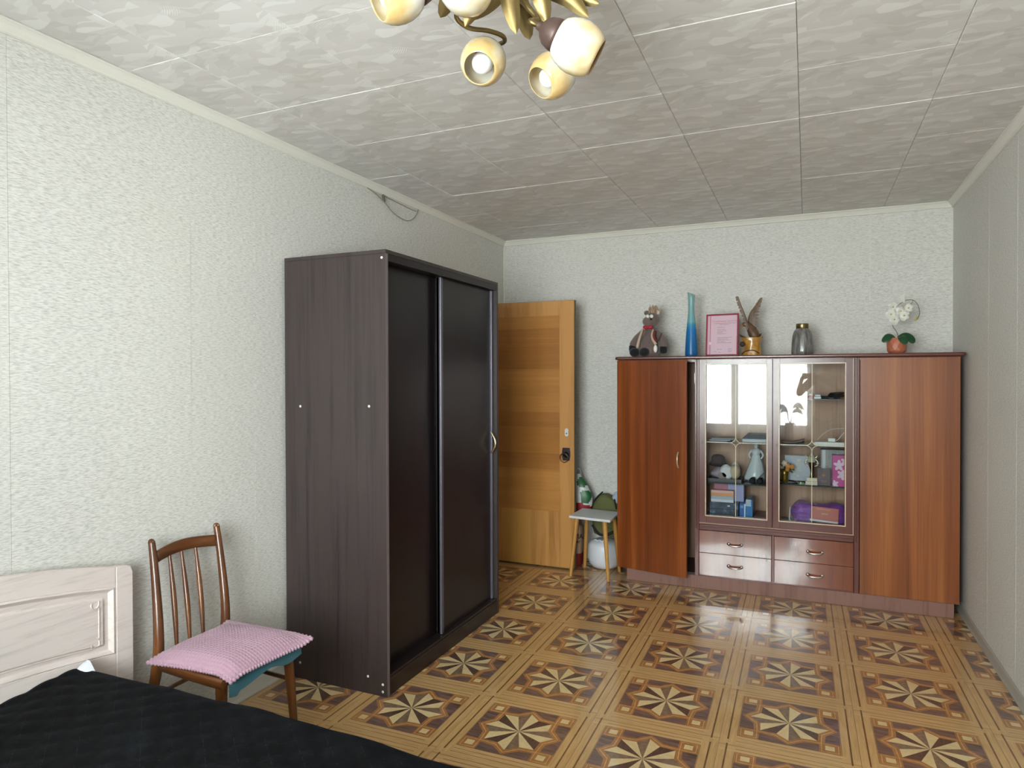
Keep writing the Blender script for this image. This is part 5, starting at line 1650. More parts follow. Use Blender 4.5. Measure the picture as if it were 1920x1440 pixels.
# right bay, top shelf
R1 = 1.3003
b = thing('pink_jar', (0.020, 4.80, R1), 'small pink cream jar on the highest shelf', 'jar')
G().lathe([(0.001, 0), (0.015, 0), (0.0165, 0.003), (0.0165, 0.018), (0.015, 0.020), (0.001, 0.020)], Matrix.Translation((0.020, 4.80, R1)), 18, caps=False).build('body', plain('jar_pink', '#b5566a', 0.3), b)
G().lathe([(0.0175, 0.0205), (0.0175, 0.031), (0.016, 0.033), (0.001, 0.033)], Matrix.Translation((0.020, 4.80, R1)), 18).build('lid', plain('jar_lid', '#cfc3c2', 0.3), b)
b = thing('white_charger', (0.062, 4.80, R1), 'white plug-in charger beside the pink jar on the highest shelf', 'charger')
G().box((0.042, 4.785, R1), (0.084, 4.83, R1 + 0.014)).build('body', WHITE, b, bevel=0.003)
G().box((0.046, 4.79, R1 + 0.0145), (0.080, 4.825, R1 + 0.028)).build('cover', plain('charger_top', '#c9cbd0', 0.3), b, bevel=0.003)
b = thing('black_cable', (0.175, 4.83, R1), 'coiled black cable on the highest shelf', 'cable')
pts = [(0.172 + (0.045 + 0.004 * math.sin(k * 0.7)) * math.cos(k * 0.5), 4.84 + 0.035 * math.sin(k * 0.5), R1 + 0.005 + 0.0075 * (k / 12.6) + 0.006 * (1 + math.sin(k * 0.5 + 1))) for k in range(44)]
G().tube(pts, 0.0035, 6).build('lead', BLACK, b)
G().box((0.125, 4.785, R1), (0.16, 4.80, R1 + 0.010)).build('plug', BLACK, b, bevel=0.003)
b = thing('dark_pouch', (0.125, 4.90, R1), 'flat dark blue pouch behind the coiled cable', 'pouch')
G().box((0.075, 4.885, R1), (0.20, 4.96, R1 + 0.012)).build('body', plain('pouch_blue', '#2e3a48', 0.6), b, bevel=0.005)
G().box((0.077, 4.883, R1 + 0.0122), (0.198, 4.93, R1 + 0.016)).build('flap', plain('pouch_flap', '#38475a', 0.6), b, bevel=0.0015)

# right bay, second shelf
R2 = 0.9963
b = thing('power_strip', (0.13, 4.81, R2), 'white power strip lying along the second shelf', 'power strip')
G().box((0.040, 4.785, R2), (0.222, 4.832, R2 + 0.026)).build('body', WHITE, b, bevel=0.005)
for k in range(3):
    G().lathe([(0.014, 0), (0.014, 0.001), (0.011, 0.001), (0.011, -0.002), (0.001, -0.002)], Matrix.Translation((0.075 + 0.044 * k, 4.808, R2 + 0.0262)), 16, caps=False).build('socket', plain('socket_grey', '#b8bac0', 0.4), b)
b = thing('white_adapter', (0.145, 4.80, R2 + 0.027), 'white square adapter plugged on top of the power strip', 'adapter')
G().box((0.124, 4.79, R2 + 0.0275), (0.168, 4.826, R2 + 0.052)).build('body', WHITE, b, bevel=0.004)
G().tube(smooth_path([(0.168, 4.80, R2 + 0.035), (0.185, 4.80, R2 + 0.045), (0.205, 4.80, R2 + 0.075), (0.226, 4.80, R2 + 0.095)], 5), 0.0022, 6).build('lead', WHITE, b)
G().tube(smooth_path([(0.062, 4.84, R2 + 0.033), (0.10, 4.85, R2 + 0.075), (0.15, 4.85, R2 + 0.105), (0.225, 4.85, R2 + 0.112)], 5), 0.0016, 6).build('lead', WHITE, b)
b = thing('dark_leaflets', (-0.085, 4.85, R2), 'curled dark leaflets lying on the second shelf', 'papers')
for k, (a, dz) in enumerate(((0.0, 0.0), (0.25, 0.004), (-0.2, 0.009))):
    rows = []
    for i in range(9):
        u = i / 8
        rows.append([V((-0.155 + 0.14 * u, 4.79 + 0.11 * v + a * 0.05 * u, R2 + 0.003 + dz + 0.016 * (u - 0.35) ** 2 * (1 + k) + 0.004 * v)) for v in (0, 0.5, 1)])
    o = G().grid(rows, 0, True).build('leaflet', plain('leaflet_%s' % 'abc'[k], ('#4c4548', '#3a3a44', '#7c6f6e')[k], 0.5), b)
    m_ = o.modifiers.new('thick', 'SOLIDIFY')
    m_.thickness = 0.002

# right bay, third shelf
R3 = 0.7403
b = thing('round_tray', (-0.125, 4.83, R3), 'small round dark-rimmed tray under the flower vase', 'tray')
G().lathe([(0.001, 0.0005), (0.062, 0.0005), (0.062, 0.004), (0.001, 0.004)], Matrix.Translation((-0.122, 4.84, R3)), 32, caps=False).build('base', plain('tray_mirror', '#b9bcbc', 0.15, metal=0.8), b)
G().tube([(-0.122 + 0.066 * math.cos(2 * PI * k / 32), 4.84 + 0.066 * math.sin(2 * PI * k / 32), R3 + 0.005) for k in range(32)], 0.0045, 8, closed=True).build('rim', plain('tray_rim_dark', '#2b2628', 0.3), b)
b = thing('flower_vase', (-0.138, 4.83, R3 + 0.0045), 'gold vase of small orange roses on the round tray', 'vase')
G().lathe([(0.001, 0.0), (0.022, 0.0), (0.021, 0.02), (0.024, 0.05), (0.031, 0.083), (0.028, 0.083), (0.02, 0.05), (0.001, 0.03)], Matrix.Translation((-0.136, 4.83, R3 + 0.0048)), 24, caps=False).build('body', plain('vase_gold', '#9c8038', 0.25, metal=0.8), b)
ORG = plain('rose_orange', '#d08a3c', 0.6)
PEA = plain('rose_peach', '#d8bfa9', 0.6)
LFG = plain('spray_green', '#2c3a24', 0.6)
for k, (x, y, z, r_, m_) in enumerate(((-0.112, 4.80, 0.112, 0.017, ORG), (-0.090, 4.805, 0.110, 0.015, ORG), (-0.135, 4.80, 0.132, 0.018, PEA), (-0.150, 4.82, 0.108, 0.016, PEA), (-0.118, 4.80, 0.090, 0.012, ORG))):
    g = G().ell((x, y, R3 + z), (r_, r_, r_ * 0.85), n=14, k=10)
    for q in range(5):
        a = 2 * PI * q / 5 + k
        g.ell((x + 0.55 * r_ * math.cos(a), y - 0.3 * r_, R3 + z + 0.55 * r_ * math.sin(a)), (r_ * 0.55, r_ * 0.35, r_ * 0.55), n=8, k=6)
    g.build('rose', m_, b)
for k in range(7):
    a = -0.6 + k * 0.5
    p = V((-0.128, 4.815, R3 + 0.095))
    t = p + V((0.055 * math.cos(a), -0.02, 0.045 * math.sin(a)))
    blade(G(), [p, p.lerp(t, 0.5) + V((0, 0, 0.006)), t], 0.008, (0, -1, 0.3)).build('leaf', LFG, b)
b = thing('greeting_card', (-0.05, 4.90, R3), 'large silvery white greeting card standing behind the flower vase', 'card')
MC = Matrix.Translation((-0.05, 4.905, R3 + 0.0065)) @ Matrix.Rotation(0.10, 4, 'X') @ Matrix.Rotation(-0.05, 4, 'Z')
G().box((-0.086, 0, 0.0), (0.078, 0.003, 0.170), M=MC).build('panel', plain('card_silver', '#b9c0cc', 0.35), b)
G().box((-0.086, 0.0032, 0.0), (0.078, 0.006, 0.168), M=MC @ Matrix.Rotation(-0.12, 4, 'X')).build('panel', plain('card_back', '#a8aeb8', 0.4), b)
GOLDF = plain('card_gilt', '#d9d2b4', 0.3)
g = G()
MF = MC @ Matrix(((1, 0, 0, 0), (0, 0, -1, -0.0002), (0, 1, 0, 0), (0, 0, 0, 1)))
for (x, z, r_) in ((0.0, 0.140, 0.011), (-0.04, 0.156, 0.006), (0.05, 0.150, 0.004), (-0.028, 0.045, 0.008), (-0.006, 0.032, 0.008)):
    g.prism([(x + r_ * math.cos(2 * PI * k / 14), z + r_ * math.sin(2 * PI * k / 14)) for k in range(14)], 0.0006, MF)
for z, xa, xb in ((0.118, -0.016, 0.014), (0.106, -0.022, 0.022), (0.094, -0.014, 0.024), (0.082, -0.020, 0.016), (0.070, -0.016, 0.018)):
    g.box((xa, -0.0007, z - 0.0018), (xb, -0.0001, z + 0.0018), M=MC)
g.tube([MC @ V((0.012 + 0.006 * k, -0.001, 0.030 + 0.008 * math.sin(k * 1.4) + 0.002 * k)) for k in range(9)], 0.0012, 5)
g.build('gilt_print', GOLDF, b)
b = thing('trophy', (0.030, 4.80, R3), 'small gold trophy cup on a cream stepped base', 'trophy')
CRM = plain('trophy_base', '#d3cbb4', 0.3)
G().box((-0.008, 4.775, R3 + 0.0003), (0.063, 4.835, R3 + 0.024)).box((-0.001, 4.781, R3 + 0.0243), (0.062, 4.829, R3 + 0.046)).build('base', CRM, b, bevel=0.002)
G().lathe([(0.013, 0.046), (0.009, 0.055), (0.0075, 0.08), (0.010, 0.10), (0.017, 0.125), (0.021, 0.145)], Matrix.Translation((0.028, 4.805, R3)), 20).build('stem', plain('trophy_gold', '#9d8a62', 0.22, metal=1.0), b)
g = G().lathe([(0.021, 0.146), (0.024, 0.150), (0.026, 0.168), (0.031, 0.182), (0.029, 0.182), (0.022, 0.160), (0.001, 0.155)], Matrix.Translation((0.028, 4.805, R3)), 8, smooth=False, caps=False)
g.lathe([(0.031, 0.182), (0.020, 0.187), (0.009, 0.196), (0.004, 0.205), (0.001, 0.206)], Matrix.Translation((0.028, 4.805, R3)), 8, smooth=False, caps=False)
for k in range(8):
    a = 2 * PI * (k + 0.5) / 8
    g.tube([(0.028 + 0.027 * math.cos(a), 4.805 + 0.027 * math.sin(a), R3 + 0.178), (0.028 + 0.040 * math.cos(a), 4.805 + 0.040 * math.sin(a), R3 + 0.192)], [0.007, 0.001], 6)
g.build('cup', plain('trophy_ivory', '#d9d5bc', 0.25, metal=0.4), b)
for s_ in (-1, 1):
    hn = G().tube(smooth_path([(0.028 + s_ * 0.018, 4.80, R3 + 0.12), (0.028 + s_ * 0.036, 4.798, R3 + 0.13), (0.028 + s_ * 0.034, 4.798, R3 + 0.155), (0.028 + s_ * 0.022, 4.80, R3 + 0.165)], 4), 0.004, 8)
    hn.ell((0.028 + s_ * 0.036, 4.797, R3 + 0.142), 0.009, n=12, k=8)
    hn.build('handle', plain('trophy_handle', '#d5d0be', 0.25, metal=0.3), b)
b = thing('document_booklet', (0.100, 4.80, R3), 'dark maroon document booklet with a gilt crest standing upright', 'booklet')
MB_ = Matrix.Translation((0.100, 4.795, R3 + 0.001)) @ Matrix.Rotation(-0.06, 4, 'X')
G().box((-0.037, 0, 0.0), (0.038, 0.002, 0.108), M=MB_).box((-0.037, 0.0062, 0.0), (0.038, 0.0082, 0.108), M=MB_).build('cover', plain('booklet_maroon', '#3f1a2a', 0.4), b)
G().box((-0.035, 0.0022, 0.001), (0.037, 0.006, 0.107), M=MB_).build('pages', WHITE, b)
CREST = plain('crest_gilt', '#8d7250', 0.4)
g = G()
MF = MB_ @ Matrix(((1, 0, 0, 0), (0, 0, -1, -0.0003), (0, 1, 0, 0), (0, 0, 0, 1)))
for k in range(7):
    for s_ in (-1, 1):
        a = math.radians(200 - 22 * k) if s_ < 0 else math.radians(-20 + 22 * k)
        g.tube([MF @ V((0.003 * s_, 0.066, 0)), MF @ V((0.014 * math.cos(a) + 0.003 * s_, 0.068 + 0.013 * math.sin(a), 0))], [0.0012, 0.0018], 5)
g.prism([(-0.005, 0.062), (0, 0.055), (0.005, 0.062), (0.005, 0.072), (-0.005, 0.072)], 0.0008, MF)
for s_ in (-1, 1):
    g.tube([MF @ V((s_ * 0.002, 0.074, 0)), MF @ V((s_ * 0.004, 0.082, 0)), MF @ V((s_ * 0.008, 0.083, 0))], 0.0013, 5)
g.box((-0.020, -0.0006, 0.026), (0.020, -0.0001, 0.029), M=MB_).box((-0.012, -0.0006, 0.019), (0.012, -0.0001, 0.021), M=MB_)
g.build('crest', CREST, b)
b = thing('pink_box', (0.19, 4.81, R3), 'bright pink box printed with pale orchids at the end of the third shelf', 'box')
G().box((0.150, 4.785, R3), (0.228, 4.84, R3 + 0.200)).build('carton', plain('box_magenta', '#b93a86', 0.35), b, bevel=0.001)
PFL = plain('print_orchid', '#dcc0d4', 0.4)
g = G()
for (x, z, sc, a0) in ((0.188, 0.135, 1.0, 0.3), (0.205, 0.075, 0.95, 1.2), (0.222, 0.16, 0.8, 0.0), (0.165, 0.015, 0.7, 0.6)):
    for k in range(5):
        a = a0 + 2 * PI * k / 5
        cx, cz = x + 0.016 * sc * math.cos(a), z + 0.020 * sc * math.sin(a)
        pts = []
        for q in range(12):
            u = 2 * PI * q / 12
            dx, dz = 0.017 * sc * math.cos(u), 0.010 * sc * math.sin(u)
            px_, pz_ = cx + dx * math.cos(a) - dz * math.sin(a), cz + dx * math.sin(a) + dz * math.cos(a)
            pts.append((min(max(px_, 0.1512), 0.2268), max(pz_, 0.001)))
        g.prism(pts, 0.0003 + 0.00008 * k, facing(0, 4.7849, R3))
g.build('orchid_print', PFL, b)
b = thing('crystal_block', (0.13, 4.90, R3), 'pale clear boxed crystal set standing behind the maroon booklet', 'box')
G().box((0.082, 4.875, R3), (0.232, 4.96, R3 + 0.225)).build('case', plain('crystal_grey', '#8f9291', 0.25), b, bevel=0.003)
g = G()
rr_ = random.Random(4)
for k in range(26):
    x, z = rr_.uniform(0.088, 0.225), rr_.uniform(0.02, 0.215)
    r_ = rr_.uniform(0.003, 0.008)
    g.add([(x - r_, 4.8745, R3 + z), (x, 4.8745, R3 + z - r_ * 1.4), (x + r_, 4.8745, R3 + z), (x, 4.8745, R3 + z + r_ * 1.4), (x, 4.870, R3 + z)], [(0, 1, 4), (1, 2, 4), (2, 3, 4), (3, 0, 4)])
g.box((0.092, 4.873, R3 + 0.10), (0.112, 4.8745, R3 + 0.222))
o = g.build('facets', plain('crystal_facet', '#d0d4d6', 0.15), b)
o['kind'] = 'stuff'
for k, (x, col, lab) in enumerate(((-0.050, '#4d8a4a', 'green bead lying on the third shelf before the card, beside the tray'), (-0.036, '#cfd6cc', 'clear pale bead lying between the green and the orange-green bead'), (-0.022, '#7fa052', 'orange and green bead lying on the third shelf beside the trophy base'))):
    m_ = plain('bead_%s' % 'abc'[k], col, 0.2)
    tag(G().ell((x, 4.785, R3 + 0.0083), (0.0078, 0.0078, 0.008), n=12, k=8).build('bead', m_, at=(x, 4.785, R3 + 0.0003)), lab, 'bead', 'beads on the third shelf')

# right bay, bottom
b = thing('dark_folder', (0.03, 4.87, DK), 'flat dark slate folder lying under the purple bag', 'folder')
G().box((-0.157, 4.775, DK), (0.215, 5.02, DK + 0.006)).build('cover', plain('folder_slate', '#2c3844', 0.35), b, bevel=0.002)
G().box((-0.150, 4.778, DK + 0.0062), (0.205, 5.01, DK + 0.016)).build('sheets', plain('folder_sheets', '#c3cbd2', 0.5), b)
G().box((-0.157, 4.775, DK + 0.0162), (0.06, 5.02, DK + 0.019)).build('flap', plain('folder_flap', '#34424f', 0.3), b, bevel=0.001)
PUR = Mt('purple_film', '#7b38a2', 0.28, coat=0.6, coat_rough=0.1)
PUR.set(normal=PUR.bump(PUR.noise(PUR.map((6, 6, 14)), 1.6, 4, 0.6, 1.2), 0.9, 0.02))
zb = DK + 0.0195
b = thing('purple_bag', (0.06, 4.87, zb), 'crinkled purple plastic bag lying on the slate folder', 'bag')
rows = []
for i in range(33):
    t = i / 32
    x = -0.102 + 0.332 * t
    e_ = min(1, t * 7) ** 0.5 * min(1, (1 - t) * 6 + 0.35) ** 0.5
    hh = (0.062 + 0.006 * math.sin(t * 9)) * e_ + (0.020 * max(0, t - 0.86) / 0.14)
    dd = 0.085 * e_
    rows.append([V((x, 4.885 + dd * math.copysign(abs(math.cos(a)) ** 0.6, math.cos(a)), zb + 0.071 + hh * math.copysign(abs(math.sin(a)) ** 0.6, math.sin(a)))) for a in [2 * PI * k / 36 for k in range(36)]])
g = G().grid(rows, 0, True, True, flip=True)
g.add(rows[0], [tuple(range(36))])
g.add(rows[-1], [tuple(range(35, -1, -1))])
g.jitter(0.008, 24, 3)
g.jitter(0.003, 70, 8)
g.v = [(min(p[0], 0.262), max(p[1], 4.785), max(p[2], zb + 0.0004)) for p in g.v]
g.build('film', PUR.m, b)
G().tube(smooth_path([(-0.100, 4.80, zb + 0.11), (-0.104, 4.80, zb + 0.06), (-0.098, 4.795, zb + 0.02), (-0.03, 4.785, zb + 0.006), (0.06, 4.78, zb + 0.004), (0.19, 4.78, zb + 0.003)], 5), 0.0035, 6).build('seam', plain('bag_white_seam', '#cfd0da', 0.4), b)
b2 = thing('chocolate_box', (0.105, 4.80, zb + 0.03), 'rust-red flat box with a white side lying against the purple bag', 'box')
MCB = Matrix.Translation((0.106, 4.777, zb + 0.028)) @ Matrix.Rotation(0.06, 4, 'Y') @ Matrix.Rotation(-0.10, 4, 'X')
G().box((-0.083, 0, 0.014), (0.078, 0.012, 0.096), M=MCB).build('lid', plain('box_rust', '#a83c2a', 0.35), b2, bevel=0.001)
G().box((-0.089, -0.001, 0.0), (0.078, 0.012, 0.0138), M=MCB).build('side', plain('box_white_side', '#cfcbd0', 0.4), b2, bevel=0.002)
g = G()
for k in range(9):
    g.box((-0.052 + 0.0095 * k, -0.0008, 0.078), (-0.046 + 0.0095 * k, -0.0001, 0.086), M=MCB)
g.box((-0.022, -0.0008, 0.050), (0.016, -0.0001, 0.060), M=MCB)
g.build('print', plain('box_print', '#b7805a', 0.4), b2)

# ------------------------------------------------------------------ chandelier
CC = V((-0.683, 1.569, ZC))
lamp = thing('chandelier', CC, 'brass leaf chandelier with white and amber glass globes hanging from the ceiling', 'chandelier')
G().lathe([(0.001, -0.030), (0.03, -0.028), (0.055, -0.018), (0.065, -0.004), (0.066, -0.0015)], Matrix.Translation(CC), 32, caps=False).build('canopy', BRASS, lamp)
G().lathe([(0.010, -0.03), (0.010, -0.085), (0.020, -0.095), (0.030, -0.115), (0.032, -0.135), (0.022, -0.155), (0.010, -0.165), (0.001, -0.168)], Matrix.Translation(CC), 24, caps=False).build('hub', BRASS, lamp)
ms = Mt('shade_glass', '#f2efe8', 0.12, spec=0.6, coat=0.6, coat_rough=0.03)
z_ = ms.xyz()[2]
nz = ms.noise(ms.map((14, 14, 14)), 1.0, 3)
tt = ms.math('ADD', ms.math('MULTIPLY', z_, 6.5), ms.math('MULTIPLY', nz, 1.3))
ms.set(color=ms.ramp(tt, [(0.34, '#dcdad4'), (0.58, '#d9d0ba'), (0.78, '#d4c098'), (1.0, '#c9a870')]))
ms.b.inputs['Subsurface Weight'].default_value = 0.0
CUP = plain('socket_brown', '#54403a', 0.45, metal=0.3)
BULB = plain('bulb_frosted', '#eceef0', 0.25)
ro = [(0.0180, -0.060), (0.0350, -0.056), (0.0470, -0.046), (0.0550, -0.032), (0.0605, -0.015), (0.0625, 0.003), (0.0605, 0.021), (0.0555, 0.036), (0.0480, 0.048), (0.0425, 0.0535)]
ri = [(0.0410, 0.0535), (0.0462, 0.047), (0.0536, 0.0352), (0.0585, 0.0205), (0.0605, 0.003), (0.0585, -0.0145), (0.0530, -0.031), (0.045, -0.0445), (0.0335, -0.054), (0.0170, -0.058)]
sg = G().lathe(ro + ri, None, 40, caps=False)
sg.grid([[V((r_ * math.cos(2 * PI * k / 40), r_ * math.sin(2 * PI * k / 40), z)) for k in range(40)] for r_, z in (ri[-1], ro[0])], 0, True, True)
shade_me = sg.mesh('shade', ms.m)
cup_me = G().lathe([(0.009, -0.108), (0.011, -0.098), (0.022, -0.092), (0.032, -0.080), (0.037, -0.064), (0.0385, -0.053), (0.036, -0.0525), (0.001, -0.060)], None, 24, caps=False).mesh('socket_cup', CUP)
bulb_me = G().lathe([(0.012, -0.056), (0.013, -0.04), (0.020, -0.018), (0.0285, 0.004), (0.0290, 0.016), (0.0245, 0.031), (0.014, 0.041), (0.001, 0.044)], None, 24, caps=False).mesh('bulb', BULB)


def shade(cen, d):
    d = V(d).normalized()
    M_ = Mx(d, o=V(cen) - CC)
    o = bpy.data.objects.new('shade', shade_me)
    COL.objects.link(o)
    o.parent = lamp
    o.matrix_local = M_
    for nm, me in (('socket_cup', cup_me), ('bulb', bulb_me)):
        q = bpy.data.objects.new(nm, me)
        COL.objects.link(q)
        q.parent = o
    return V(cen) - d * 0.108, d


hub = CC + V((0, 0, -0.125))
arms = [((-0.810, 1.664, 2.308), (0.133, -0.822, -0.764), [(-0.775, 1.530, 2.405), (-0.836, 1.556, 2.386), (-0.830, 1.614, 2.380), (-0.795, 1.665, 2.388), (-0.772, 1.705, 2.388), (-0.785, 1.745, 2.392)]),
        ((-0.504, 1.546, 2.234), (0.80, 0.36, -0.48), [(-0.668, 1.570, 2.405), (-0.640, 1.563, 2.368), (-0.612, 1.560, 2.330)]),
        ((-0.643, 1.759, 2.280), (-0.50, -0.72, -0.65), [(-0.665, 1.600, 2.410), (-0.640, 1.655, 2.378), (-0.602, 1.735, 2.345), (-0.580, 1.800, 2.335), (-0.585, 1.835, 2.345)]),
        ((-0.892, 1.367, 2.352), (-0.60, -0.62, -0.45), [(-0.74, 1.50, 2.425), (-0.79, 1.465, 2.435), (-0.830, 1.437, 2.425)]),
        ((-0.745, 1.431, 2.372), (0.17, 0.85, -0.05), [(-0.70, 1.50, 2.425), (-0.72, 1.40, 2.435), (-0.755, 1.345, 2.41)]),
        ((-0.430, 1.360, 2.400), (0.75, -0.45, 0.1), [(-0.64, 1.52, 2.435), (-0.58, 1.47, 2.425)])]
for cen, d, mid in arms:
    e_, d_ = shade(cen, d)
    pts = smooth_path([hub] + mid + [e_ - d_ * 0.02, e_ + d_ * 0.006], 7)
    G().tube(pts, 0.0062, 10).build('arm', BRASS, lamp)
LV = [((-0.676, 1.520, 2.440), (-0.668, 1.517, 2.375), (-0.657, 1.534, 2.291), 0.024), ((-0.688, 1.61, 2.452), (-0.676, 1.625, 2.39), (-0.661, 1.631, 2.322), 0.023), ((-0.665, 1.565, 2.44), (-0.612, 1.575, 2.400), (-0.602, 1.603, 2.336), 0.024),
      ((-0.640, 1.64, 2.452), (-0.575, 1.675, 2.435), (-0.522, 1.693, 2.380), 0.022), ((-0.790, 1.52, 2.440), (-0.825, 1.505, 2.405), (-0.848, 1.495, 2.353), 0.022), ((-0.700, 1.47, 2.402), (-0.730, 1.460, 2.345), (-0.768, 1.475, 2.304), 0.020),
      ((-0.64, 1.66, 2.46), (-0.55, 1.70, 2.445), (-0.50, 1.715, 2.42), 0.020), ((-0.73, 1.62, 2.45), (-0.80, 1.64, 2.44), (-0.86, 1.66, 2.43), 0.022)]
vd = V((0.36, -0.80, -0.48))
for a, b, e_, w in LV:
    blade(G(), [V(a), V(b), V(e_)], w, vd, fold=-0.35, power=0.7).build('leaf', BRASS, lamp)

# ------------------------------------------------------------------ the person taking the picture, seen only mirrored in the cabinet glass
SKIN = plain('skin', '#c59a80', 0.55)
SHIRT = plain('shirt_plum', '#5d4547', 0.8)
TROU = plain('trousers_dark', '#2e2f36', 0.8)
HAIR = plain('hair_brown', '#33241c', 0.6)


def skinned(name, verts, edges, radii, root, mat, parent, sub=1):
    import bmesh
    bm = bmesh.new()
    lay_ = bm.verts.layers.skin.verify()
    off = WL[parent.name]
    vs = []
    for i, p in enumerate(verts):
        v = bm.verts.new(V(p) - off)
        r_ = radii[i]
        v[lay_].radius = r_ if isinstance(r_, tuple) else (r_, r_)
        v[lay_].use_root = i == root
        vs.append(v)
    for a, b in edges:
        bm.edges.new((vs[a], vs[b]))
    me = bpy.data.meshes.new(name)
    bm.to_mesh(me)
    bm.free()
    me.materials.append(mat)
    o = bpy.data.objects.new(name, me)
    COL.objects.link(o)
    o.parent = parent
    WL[o.name] = off
    m1 = o.modifiers.new('skin', 'SKIN')
    m1.use_smooth_shade = True
    m2 = o.modifiers.new('sub', 'SUBSURF')
    m2.levels = m2.render_levels = sub
    return o


per = thing('person', (0.23, -0.34, 0), 'person in a plum shirt holding up a phone, mirrored in the cabinet glass', 'person')
vs, es, rs = [], [], []


def jt(p, r_, to=None):
    vs.append(p)
    rs.append(r_)
    if to is not None:
        es.append((to, len(vs) - 1))
    return len(vs) - 1


pel = jt((0.23, -0.34, 0.94), (0.15, 0.105))
wai = jt((0.23, -0.34, 1.10), (0.125, 0.09), pel)
che = jt((0.23, -0.34, 1.30), (0.145, 0.10), wai)
clv = jt((0.23, -0.335, 1.43), (0.09, 0.075), che)
nek = jt((0.23, -0.325, 1.505), 0.052, clv)
jaw = jt((0.23, -0.305, 1.565), (0.058, 0.07), nek)
hed = jt((0.23, -0.310, 1.635), (0.076, 0.092), jaw)
top = jt((0.23, -0.318, 1.700), (0.058, 0.072), hed)
arm_idx = {}
for s_, sh_, el, wr_, hn in ((-1, (0.075, -0.33, 1.405), (-0.105, -0.24, 1.20), (-0.070, -0.075, 1.375), (-0.062, -0.040, 1.432)), (1, (0.385, -0.33, 1.405), (0.43, -0.19, 1.18), (0.130, -0.075, 1.375), (0.098, -0.040, 1.432))):
    a = jt(sh_, 0.056, clv)
    b = jt(tuple(V(sh_).lerp(V(el), 0.5)), 0.046, a)
    c_ = jt(el, 0.040, b)
    d_ = jt(tuple(V(el).lerp(V(wr_), 0.4)), 0.037, c_)
    e_ = jt(wr_, (0.026, 0.022), d_)
    h_ = jt(hn, (0.034, 0.016), e_)
    arm_idx[s_] = (a, b, c_, d_, e_)
    for k, (dz, ln_) in enumerate(((0.030, 0.036), (0.014, 0.042), (-0.002, 0.040), (-0.018, 0.031))):
        f0 = jt((hn[0] - s_ * 0.012, hn[1] + 0.010, hn[2] + dz * 0.9), 0.0095, h_)
        f1 = jt((hn[0] - s_ * (0.012 + ln_ * 0.5), hn[1] + 0.026, hn[2] + dz * 1.05), 0.0085, f0)
        jt((hn[0] - s_ * (0.012 + ln_), hn[1] + 0.021, hn[2] + dz * 1.1), 0.007, f1)
    t0_ = jt((hn[0] - s_ * 0.010, hn[1] - 0.018, hn[2] - 0.002), 0.011, h_)
    jt((hn[0] - s_ * 0.034, hn[1] - 0.012, hn[2] + 0.016), 0.009, t0_)
for s_ in (-1, 1):
    a = jt((0.23 + s_ * 0.088, -0.34, 0.87), (0.088, 0.085), pel)
    b = jt((0.23 + s_ * 0.092, -0.335, 0.50), 0.060, a)
    c_ = jt((0.23 + s_ * 0.095, -0.355, 0.30), 0.052, b)
    d_ = jt((0.23 + s_ * 0.097, -0.355, 0.085), 0.036, c_)
    jt((0.23 + s_ * 0.105, -0.25, 0.035), (0.042, 0.032), d_)
skinned('body', vs, es, rs, pel, SKIN, per)
iv = [wai, che, clv]
T = [(0.23, -0.34, 0.90), (0.23, -0.34, 1.10), (0.23, -0.34, 1.30), (0.23, -0.336, 1.425)]
tr_ = [(0.165, 0.12), (0.14, 0.105), (0.160, 0.115), (0.105, 0.088)]
te = [(0, 1), (1, 2), (2, 3)]
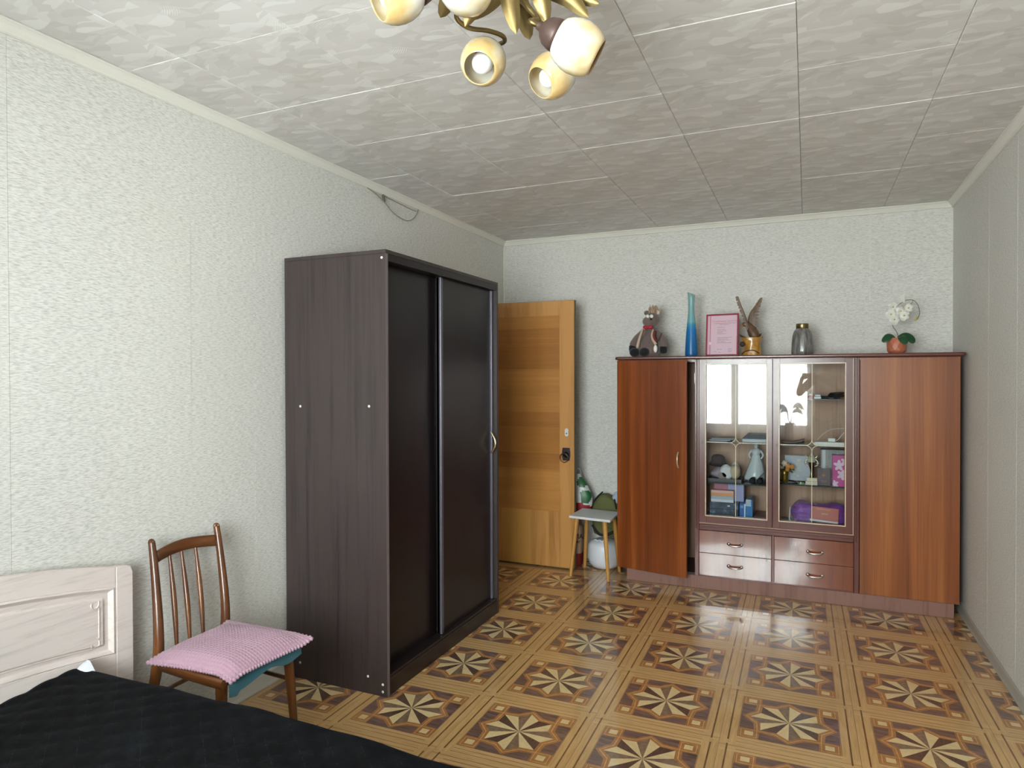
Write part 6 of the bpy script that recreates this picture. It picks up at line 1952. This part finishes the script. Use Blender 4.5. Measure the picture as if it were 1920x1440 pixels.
for s_, pts in ((-1, [(0.070, -0.33, 1.405), (-0.015, -0.285, 1.305), (-0.060, -0.262, 1.252)]), (1, [(0.390, -0.33, 1.405), (0.408, -0.26, 1.292), (0.418, -0.228, 1.243)])):
    k = 3
    for i, p in enumerate(pts):
        T.append(p)
        tr_.append((0.068, 0.058, 0.054)[i])
        te.append((k, len(T) - 1))
        k = len(T) - 1
skinned('shirt', T, te, tr_, 0, SHIRT, per)
T, tr_, te = [(0.23, -0.34, 0.98)], [(0.155, 0.112)], []
for s_ in (-1, 1):
    k = 0
    for p, r_ in (((0.23 + s_ * 0.088, -0.34, 0.86), (0.098, 0.095)), ((0.23 + s_ * 0.092, -0.337, 0.50), 0.074), ((0.23 + s_ * 0.096, -0.352, 0.11), 0.058)):
        T.append(p)
        tr_.append(r_)
        te.append((k, len(T) - 1))
        k = len(T) - 1
skinned('trousers', T, te, tr_, 0, TROU, per)
g = G().ell((0.23, -0.335, 1.668), (0.088, 0.100, 0.085), n=24, k=14).ell((0.23, -0.372, 1.600), (0.078, 0.055, 0.095), n=20, k=12)
g.jitter(0.004, 30)
g.build('hair', HAIR, per)
for s_ in (-1, 1):
    G().ell((0.23 + s_ * 0.030, -0.226, 1.628), (0.012, 0.008, 0.008), n=12, k=8).build('eye', EYEW, per)
    G().ell((0.23 + s_ * 0.078, -0.315, 1.615), (0.010, 0.018, 0.028), n=10, k=8).build('ear', SKIN, per)
    G().box((0.23 + s_ * 0.105 - 0.048, -0.40, 0.0008), (0.23 + s_ * 0.105 + 0.048, -0.20, 0.075)).build('slipper', TROU, per, bevel=0.03, seg=3)
G().tube([(0.23, -0.222, 1.632), (0.23, -0.212, 1.604), (0.23, -0.222, 1.594)], [0.007, 0.011, 0.006], 8).build('nose', SKIN, per)
G().tube([(0.208, -0.229, 1.568), (0.23, -0.222, 1.566), (0.252, -0.229, 1.568)], [0.003, 0.006, 0.003], 8).build('mouth', plain('lips', '#9a5a52', 0.5), per)
ph = thing('phone', (0.018, -0.022, 1.41), 'dark phone held sideways by the person, mirrored in the cabinet glass', 'phone')
G().box((-0.060, -0.026, 1.412), (0.096, -0.018, 1.484)).build('body', BLACK, ph, bevel=0.003)
G().box((-0.054, -0.0272, 1.416), (0.090, -0.0262, 1.480)).build('screen', plain('phone_screen', '#22262c', 0.1), ph)
